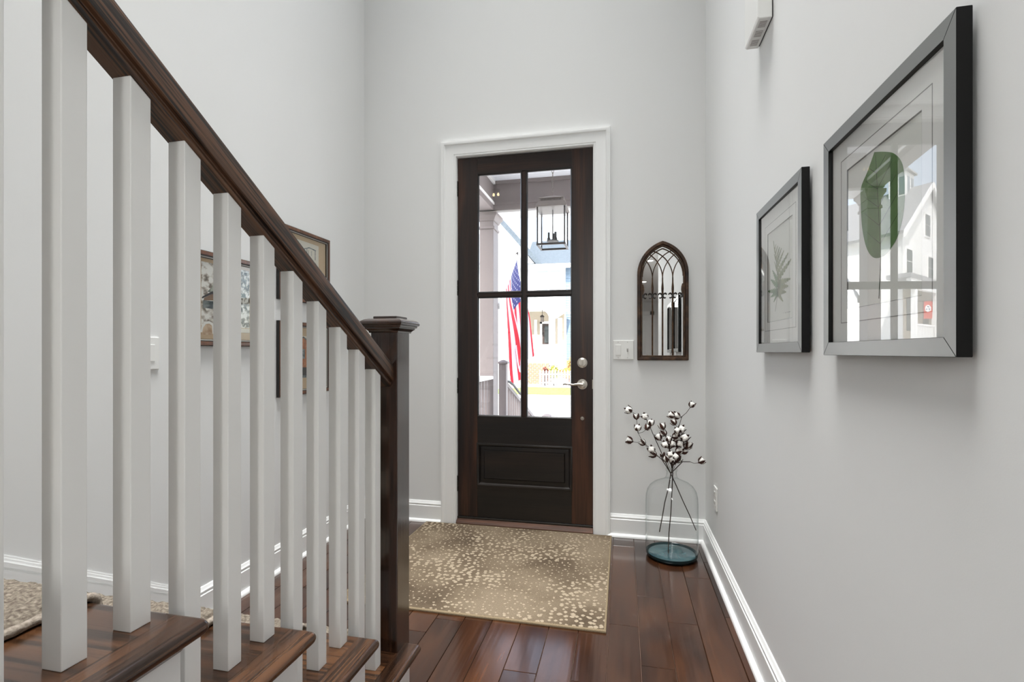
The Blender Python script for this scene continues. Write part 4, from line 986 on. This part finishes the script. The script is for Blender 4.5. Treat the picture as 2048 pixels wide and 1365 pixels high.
# ------------------------------------------------------------------ street, lawn, houses across the street
GZ = -1.40
M['street'] = flat('pale_street', (.82, .81, .79, 1), .9, bump=.1, bscale=30)
M['grass'] = noise_mat('lawn_green', [(.35, (.10, .16, .04, 1)), (.65, (.20, .26, .075, 1))], 9, .95)
M['siding_white'] = flat('white_siding', (.88, .87, .85, 1), .6); M['siding_blue'] = flat('pale_blue_siding', (.15, .21, .28, 1), .6); M['siding_mint'] = flat('mint_siding', (.22, .32, .29, 1), .6)
M['porch_beige'] = flat('beige_porch_wall', (.46, .40, .32, 1), .7); M['shingle'] = noise_mat('blue_grey_shingle', [(.35, (.055, .07, .085, 1)), (.65, (.095, .115, .135, 1))], 14, .9)
M['brick_red'] = flat('red_brick', (.48, .20, .13, 1), .9); M['dark_door'] = noise_mat('dark_brown_house_door', [(.4, (.035, .025, .022, 1)), (.6, (.07, .05, .045, 1))], 6, .5)
M['dark_pane'] = flat('dark_window_pane', (.05, .06, .06, 1), .1); M['grey_pane'] = flat('grey_window_pane', (.22, .25, .28, 1), .1)
struct('ground', bx(-80, 60, 3.5, 120, GZ-.3, GZ), M['street'])
lw_ = obj('lawn', bx(-8.5, 30, 29.5, 35.2, GZ, GZ+.05), M['grass']); tag(lw_, 'narrow green lawn strip before the picket fence', 'lawn', kind='stuff')
hs = thing('house', 'white house across the street with arched porch and dark front door', 'house', (-6.5, 40, GZ))
def hp(nm, mat_, *a, par=None): return obj(nm, bx(*a), mat_, par or hs)
hp('wall', M['siding_white'], -13, -4.60, 40.6, 46, GZ, 8.2)
hp('porch_wall', M['porch_beige'], -7.55, -4.65, 40.55, 40.6, 1.2, 4.45)
bm = nb(); prism(bm, [(-13.0, 8.2), (-6.9, 8.2), (-10.0, 12.0), (-13.0, 12.0)], 40.45, 46, lambda u, v, a: (u, a, v)); obj('gable', bm, M['siding_white'], hs)
bm = nb(); prism(bm, [(-6.62, 8.0), (-6.45, 8.35), (-9.9, 12.35), (-11.2, 13.8), (-11.35, 13.4), (-10.0, 11.9)], 40.1, 46.2, lambda u, v, a: (u, a, v)); obj('rake', bm, M['shingle'], hs)
bm = nb(); prism(bm, [(40.2, 8.25), (44.0, 11.0), (44.0, 10.8), (40.3, 8.05)], -7.9, -3.9, lambda u, v, a: (a, u, v)); obj('roof', bm, M['shingle'], hs)
hp('eave', M['siding_white'], -7.6, -3.95, 40.05, 40.5, 7.98, 8.28)
w_ = hp('window', M['siding_white'], -7.0, -4.85, 40.52, 40.6, 5.95, 7.95)
for a in (-6.85, -5.85):
    hp('pane', M['grey_pane'], a, a+.88, 40.5, 40.53, 6.15, 6.95, par=w_); hp('pane', M['grey_pane'], a, a+.88, 40.5, 40.53, 7.0, 7.8, par=w_)
# arched porch front
bm = nb(); pts = [(-7.95, 3.75), (-7.5, 3.75)]+[(-6.55-.95*math.cos(PI*i/12), 3.75+.78*math.sin(PI*i/12)) for i in range(1, 12)]+[(-5.6, 3.75), (-5.05, 3.75), (-4.45, 4.15), (-4.45, 4.4), (-6.3, 5.6), (-7.95, 4.9)]
prism(bm, pts, 38.6, 38.8, lambda u, v, a: (u, a, v)); obj('porch_arch', bm, M['siding_white'], hs)
bm = nb(); prism(bm, [(-8.2, 4.9), (-6.3, 5.75), (-4.1, 4.35), (-4.1, 4.2), (-6.3, 5.6), (-8.2, 4.75)], 38.4, 40.6, lambda u, v, a: (u, a, v)); obj('porch_roof', bm, M['siding_white'], hs)
for a, b in ((-7.95, -7.55), (-7.05, -6.85), (-5.62, -5.15), (-4.92, -4.62)):
    yy = 38.7 if a != -7.05 else 40.3
    hp('porch_column', M['siding_white'], a, b, yy-.1, yy+.1, GZ, 3.78)
hp('porch_wall', M['siding_white'], -7.95, -4.55, 38.62, 38.78, .30, 1.75)
hp('porch_floor', M['concrete'], -7.95, -4.55, 38.8, 40.6, .9, 1.2)
dr = hp('door', M['dark_door'], -6.44, -5.65, 40.48, 40.52, 1.2, 3.45)
hp('door_glass', M['dark_pane'], -6.25, -5.85, 40.46, 40.48, 1.9, 3.25, par=dr)
bm = nb()
for a in ((-6.62, -6.45, 1.2, 3.62), (-5.64, -5.45, 1.2, 3.62), (-6.62, -5.45, 3.46, 3.65)): box(bm, a[0], a[1], 40.44, 40.55, a[2], a[3])
obj('door_casing', bm, M['siding_white'], hs)
bw_ = hp('brick_base', M['concrete'], -7.95, -4.6, 38.64, 38.76, GZ, .30)
bl = None
for r_ in range(11):
    for c_ in range(7):
        bm = nb(); box(bm, 0, .30, 0, .05, 0, .12)
        if bl is None: bl = obj('brick', bm, M['brick_red'], bw_, local=True); o = bl
        else:
            bm.free(); o = bl.copy(); C.objects.link(o)
        o.location = Vector((-7.9+c_*.34+(.17 if r_ % 2 else 0), 38.60, GZ+.05+r_*.15))-Vector((-6.5, 40, GZ))
hp('blue_wing', M['siding_blue'], -4.60, 3, 41.2, 46, GZ+1.3, 8.1)
for i in range(40):
    bm = nb(); z = .0+i*.2
    prism(bm, [(41.2, z), (41.17, z), (41.19, z+.195), (41.2, z+.195)], -4.6, -2.5, lambda u, v, a: (a, u, v)); obj('clapboard', bm, M['siding_blue'], hs)
hp('brick_wing_base', M['brick_red'], -4.6, 3, 41.1, 46, GZ, GZ+1.85)
hp('downspout', M['siding_white'], -4.68, -4.52, 40.9, 41.05, GZ, 4.0)
gw = hp('window', M['siding_white'], -10.3, -9.0, 40.5, 40.6, 2.1, 4.2)
for a in range(3):
    for c, d in ((2.38, 2.80), (2.88, 3.28), (3.42, 3.76)): hp('pane', M['dark_pane'], -10.02+a*.27, -9.82+a*.27, 40.47, 40.5, c, d, par=gw)
hp('mint_panel', M['siding_mint'], -11.5, -7.98, 40.4, 40.5, 1.0, 2.05)
lt2 = thing('porch_lantern', 'tiny dark lantern under arched porch across the street', 'lantern', (-6.30, 39.6, 3.6))
obj('body', bx(-6.42, -6.18, 39.48, 39.72, 3.55, 3.95), M['lantern_roof'], lt2, bevel=.03)
bm = nb(); loft(bm, [[(-6.3-e, 39.6-e, z), (-6.3+e, 39.6-e, z), (-6.3+e, 39.6+e, z), (-6.3-e, 39.6+e, z)] for e, z in ((.17, 3.95), (.12, 4.05), (.03, 4.12))]); obj('roof', bm, M['lantern_metal'], lt2)
bm = nb(); tube(bm, [(-6.3, 39.6, 4.1), (-6.3, 39.6, 4.7)], .02, 6); obj('chain', bm, M['lantern_metal'], lt2)
# picket fence
fe = thing('picket_fence', 'white picket fence in front of the shrubs across the street', 'fence', (-5, 37, GZ))
for z in (GZ+.22, GZ+.85): obj('rail', bx(-6.15, -2.2, 37.0, 37.05, z, z+.08), M['siding_white'], fe)
for i in range(18):
    x = -6.1+i*.228; bm = nb(); prism(bm, [(x, GZ+.08), (x+.14, GZ+.08), (x+.14, GZ+1.08), (x+.07, GZ+1.22), (x, GZ+1.08)], 36.94, 36.98, lambda u, v, a: (u, a, v)); obj('picket', bm, M['siding_white'], fe)
def bush(label, c, r, cols, n, seed, sc=(1, 1, 1)):
    rb = random.Random(seed); m_ = noise_mat('foliage_'+str(seed), [(.35, cols[0]), (.65, cols[1])], 5, .9)
    root = thing('shrub', label, 'shrub', (c[0], c[1], GZ)); bm = nb()
    for i in range(n):
        d = Vector((rb.gauss(0, 1), rb.gauss(0, 1), rb.gauss(0, 1))).normalized()*r*rb.uniform(.55, 1)
        p_ = Vector(c)+Vector((d.x*sc[0], d.y*sc[1], d.z*sc[2])); q_ = Vector((rb.gauss(0, 1), rb.gauss(0, 1), rb.gauss(0, 1))).normalized(); u = q_.orthogonal().normalized()*r*.16; v = q_.cross(u)*.6
        bm.faces.new([bm.verts.new(p_+a) for a in (u, v, -u, -v)])
    o_ = obj('foliage', bm, m_, root); o_['kind'] = 'stuff'
    bm = nb()
    for i in range(4): tube(bm, [(c[0]+rb.uniform(-.1, .1), c[1], GZ), (c[0]+rb.uniform(-.5, .5)*r, c[1], c[2]+r*.3)], .03, 5)
    obj('stem', bm, M['twig'], root)
bush('brown conical shrub left behind the picket fence', (-5.75, 37.7, -.55), .5, [(.10, .035, .03, 1), (.20, .07, .05, 1)], 260, 11, (.5, .5, 1.2))
bush('yellow green shrub behind the picket fence', (-5.12, 37.85, -.35), .6, [(.28, .32, .05, 1), (.50, .50, .14, 1)], 320, 12, (.75, .6, 1.0))
bush('low orange shrub right behind the picket fence', (-4.05, 37.6, -.45), .62, [(.50, .20, .05, 1), (.70, .45, .12, 1)], 420, 13, (1.2, .6, .7))
bush('tall orange leaved shrub at the blue wall corner', (-3.75, 39.0, .15), .7, [(.45, .22, .06, 1), (.62, .5, .2, 1)], 380, 14, (.7, .6, 1.2))

# gabled white house down the street, seen reflected in the big picture's glass
h2 = thing('gabled_house', 'white gabled house with cupola reflected in the large picture glass', 'house', (-16.33, 30.0, GZ), rotz=R(-40), zero=True)
o0 = -GZ
def h2b(nm, mat_, *a, par=None):
    return obj(nm, bx(a[0], a[1], a[2], a[3], a[4]+o0, a[5]+o0), mat_, par or h2, local=True)
h2b('wall', M['siding_white'], -4.3, 4.3, .0, 10, GZ, 7.1)
bm = nb(); prism(bm, [(-4.3, 7.1+o0), (4.3, 7.1+o0), (0, 9.98+o0)], 0, 10, lambda u, v, a: (u, a, v)); obj('gable', bm, M['siding_white'], h2, local=True)
M['grey_roof'] = noise_mat('grey_street_roof', [(.35, (.26, .26, .27, 1)), (.65, (.36, .36, .37, 1))], 10, .9)
for sg in (1, -1):
    bm = nb(); prism(bm, [(sg*4.75, 6.80+o0), (0, 9.98+o0), (0, 10.16+o0), (sg*4.85, 6.93+o0)], -.3, 10.2, lambda u, v, a: (u, a, v)); obj('roof_slope', bm, M['grey_roof'], h2, local=True)
bm = nb()
for sg in (1, -1): prism(bm, [(sg*4.85, 6.60+o0), (0, 9.84+o0), (0, 10.14+o0), (sg*4.85, 6.90+o0)], -.42, -.30, lambda u, v, a: (u, a, v))
obj('rake_board', bm, M['siding_white'], h2, local=True)
cu = h2b('cupola', M['siding_white'], -.55, .75, 1.2, 2.5, 8.9, 10.95)
for q_ in (-.22, .42): h2b('pane', M['grey_pane'], q_-.20, q_+.20, 1.17, 1.2, 9.75, 10.7, par=cu)
for q_ in (1.53, 2.17): h2b('pane', M['grey_pane'], .75, .78, q_-.2, q_+.2, 9.75, 10.7, par=cu)
bm = nb(); loft(bm, [[(.1-e, 1.85-e, z+o0), (.1+e, 1.85-e, z+o0), (.1+e, 1.85+e, z+o0), (.1-e, 1.85+e, z+o0)] for e, z in ((.85, 10.95), (.85, 11.05), (.1, 11.55))]); obj('cupola_roof', bm, M['grey_roof'], h2, local=True)
for x, z0_, z1_ in ((.25, 7.3, 8.4), (3.35, 5.05, 6.2), (-.3, 5.05, 6.2), (-3.2, 5.05, 6.2)):
    wq = h2b('window', M['siding_white'], x-.48, x+.48, -.06, 0, z0_-.08, z1_+.08)
    for a, b in ((-.40, -.03), (.03, .40)):
        for c, d in ((z0_, (z0_+z1_)/2-.03), ((z0_+z1_)/2+.03, z1_)): h2b('pane', M['dark_pane'], x+a, x+b, -.09, -.06, c, d, par=wq)
h2b('porch_roof', M['grey_roof'], -4.6, 6.6, -1.45, 0, 4.45, 4.65); h2b('porch_beam', M['siding_white'], -4.4, 6.4, -1.4, -1.1, 4.02, 4.45)
h2b('porch_floor', M['siding_white'], -4.4, 6.4, -1.4, 0, GZ, 1.55)
for x in (-4.1, -.6, 2.3, 5.6): h2b('porch_column', M['siding_white'], x-.16, x+.16, -1.38, -1.1, 1.55, 4.02)
h2b('porch_wall', M['porch_beige'], -4.2, 4.2, -.05, 0, 1.55, 4.4)
for x in (-1.9, .6, 3.3):
    h2b('window', M['dark_pane'], x-.5, x+.5, -.09, -.05, 2.2, 3.8)
h2b('handrail', M['siding_white'], -4.1, 5.6, -1.3, -1.2, 2.38, 2.46); h2b('bottom_rail', M['siding_white'], -4.1, 5.6, -1.3, -1.2, 1.65, 1.72)
for i in range(48): h2b('baluster', M['siding_white'], -4.0+i*.2, -3.94+i*.2, -1.28, -1.22, 1.72, 2.38)
sn = thing('porch_banner', 'red banner with white emblem hung on the gabled house porch', 'banner', (-14.41, 26.69, GZ), rotz=R(30), zero=True)
M['banner_red'] = flat('banner_red', (.60, .06, .035, 1), .7)
obj('banner', bx(-.24, .24, -.015, .015, 2.74+o0, 3.56+o0), M['banner_red'], sn, local=True)
bm = nb(); disc(bm, (0, -.015, 3.22+o0), (0, -1, 0), .17, .008, 28); obj('emblem', bm, M['siding_white'], sn, local=True)
for a in (90, 210, 330):
    cx_, cz_ = .08*math.cos(R(a)), 3.22+o0+.08*math.sin(R(a)); bm = nb()
    bm.faces.new([bm.verts.new((cx_+(.06 if k_ % 2 == 0 else .026)*math.sin(k_*PI/5), -.025, cz_+(.06 if k_ % 2 == 0 else .026)*math.cos(k_*PI/5))) for k_ in range(10)])
    obj('emblem_star', bm, M['flag_blue'], sn, local=True)
bm = nb(); tube(bm, [(-.3, 0, 3.58+o0), (.9, 0, 3.58+o0)], .02, 6); obj('hanging_rod', bm, M['iron'], sn, local=True)
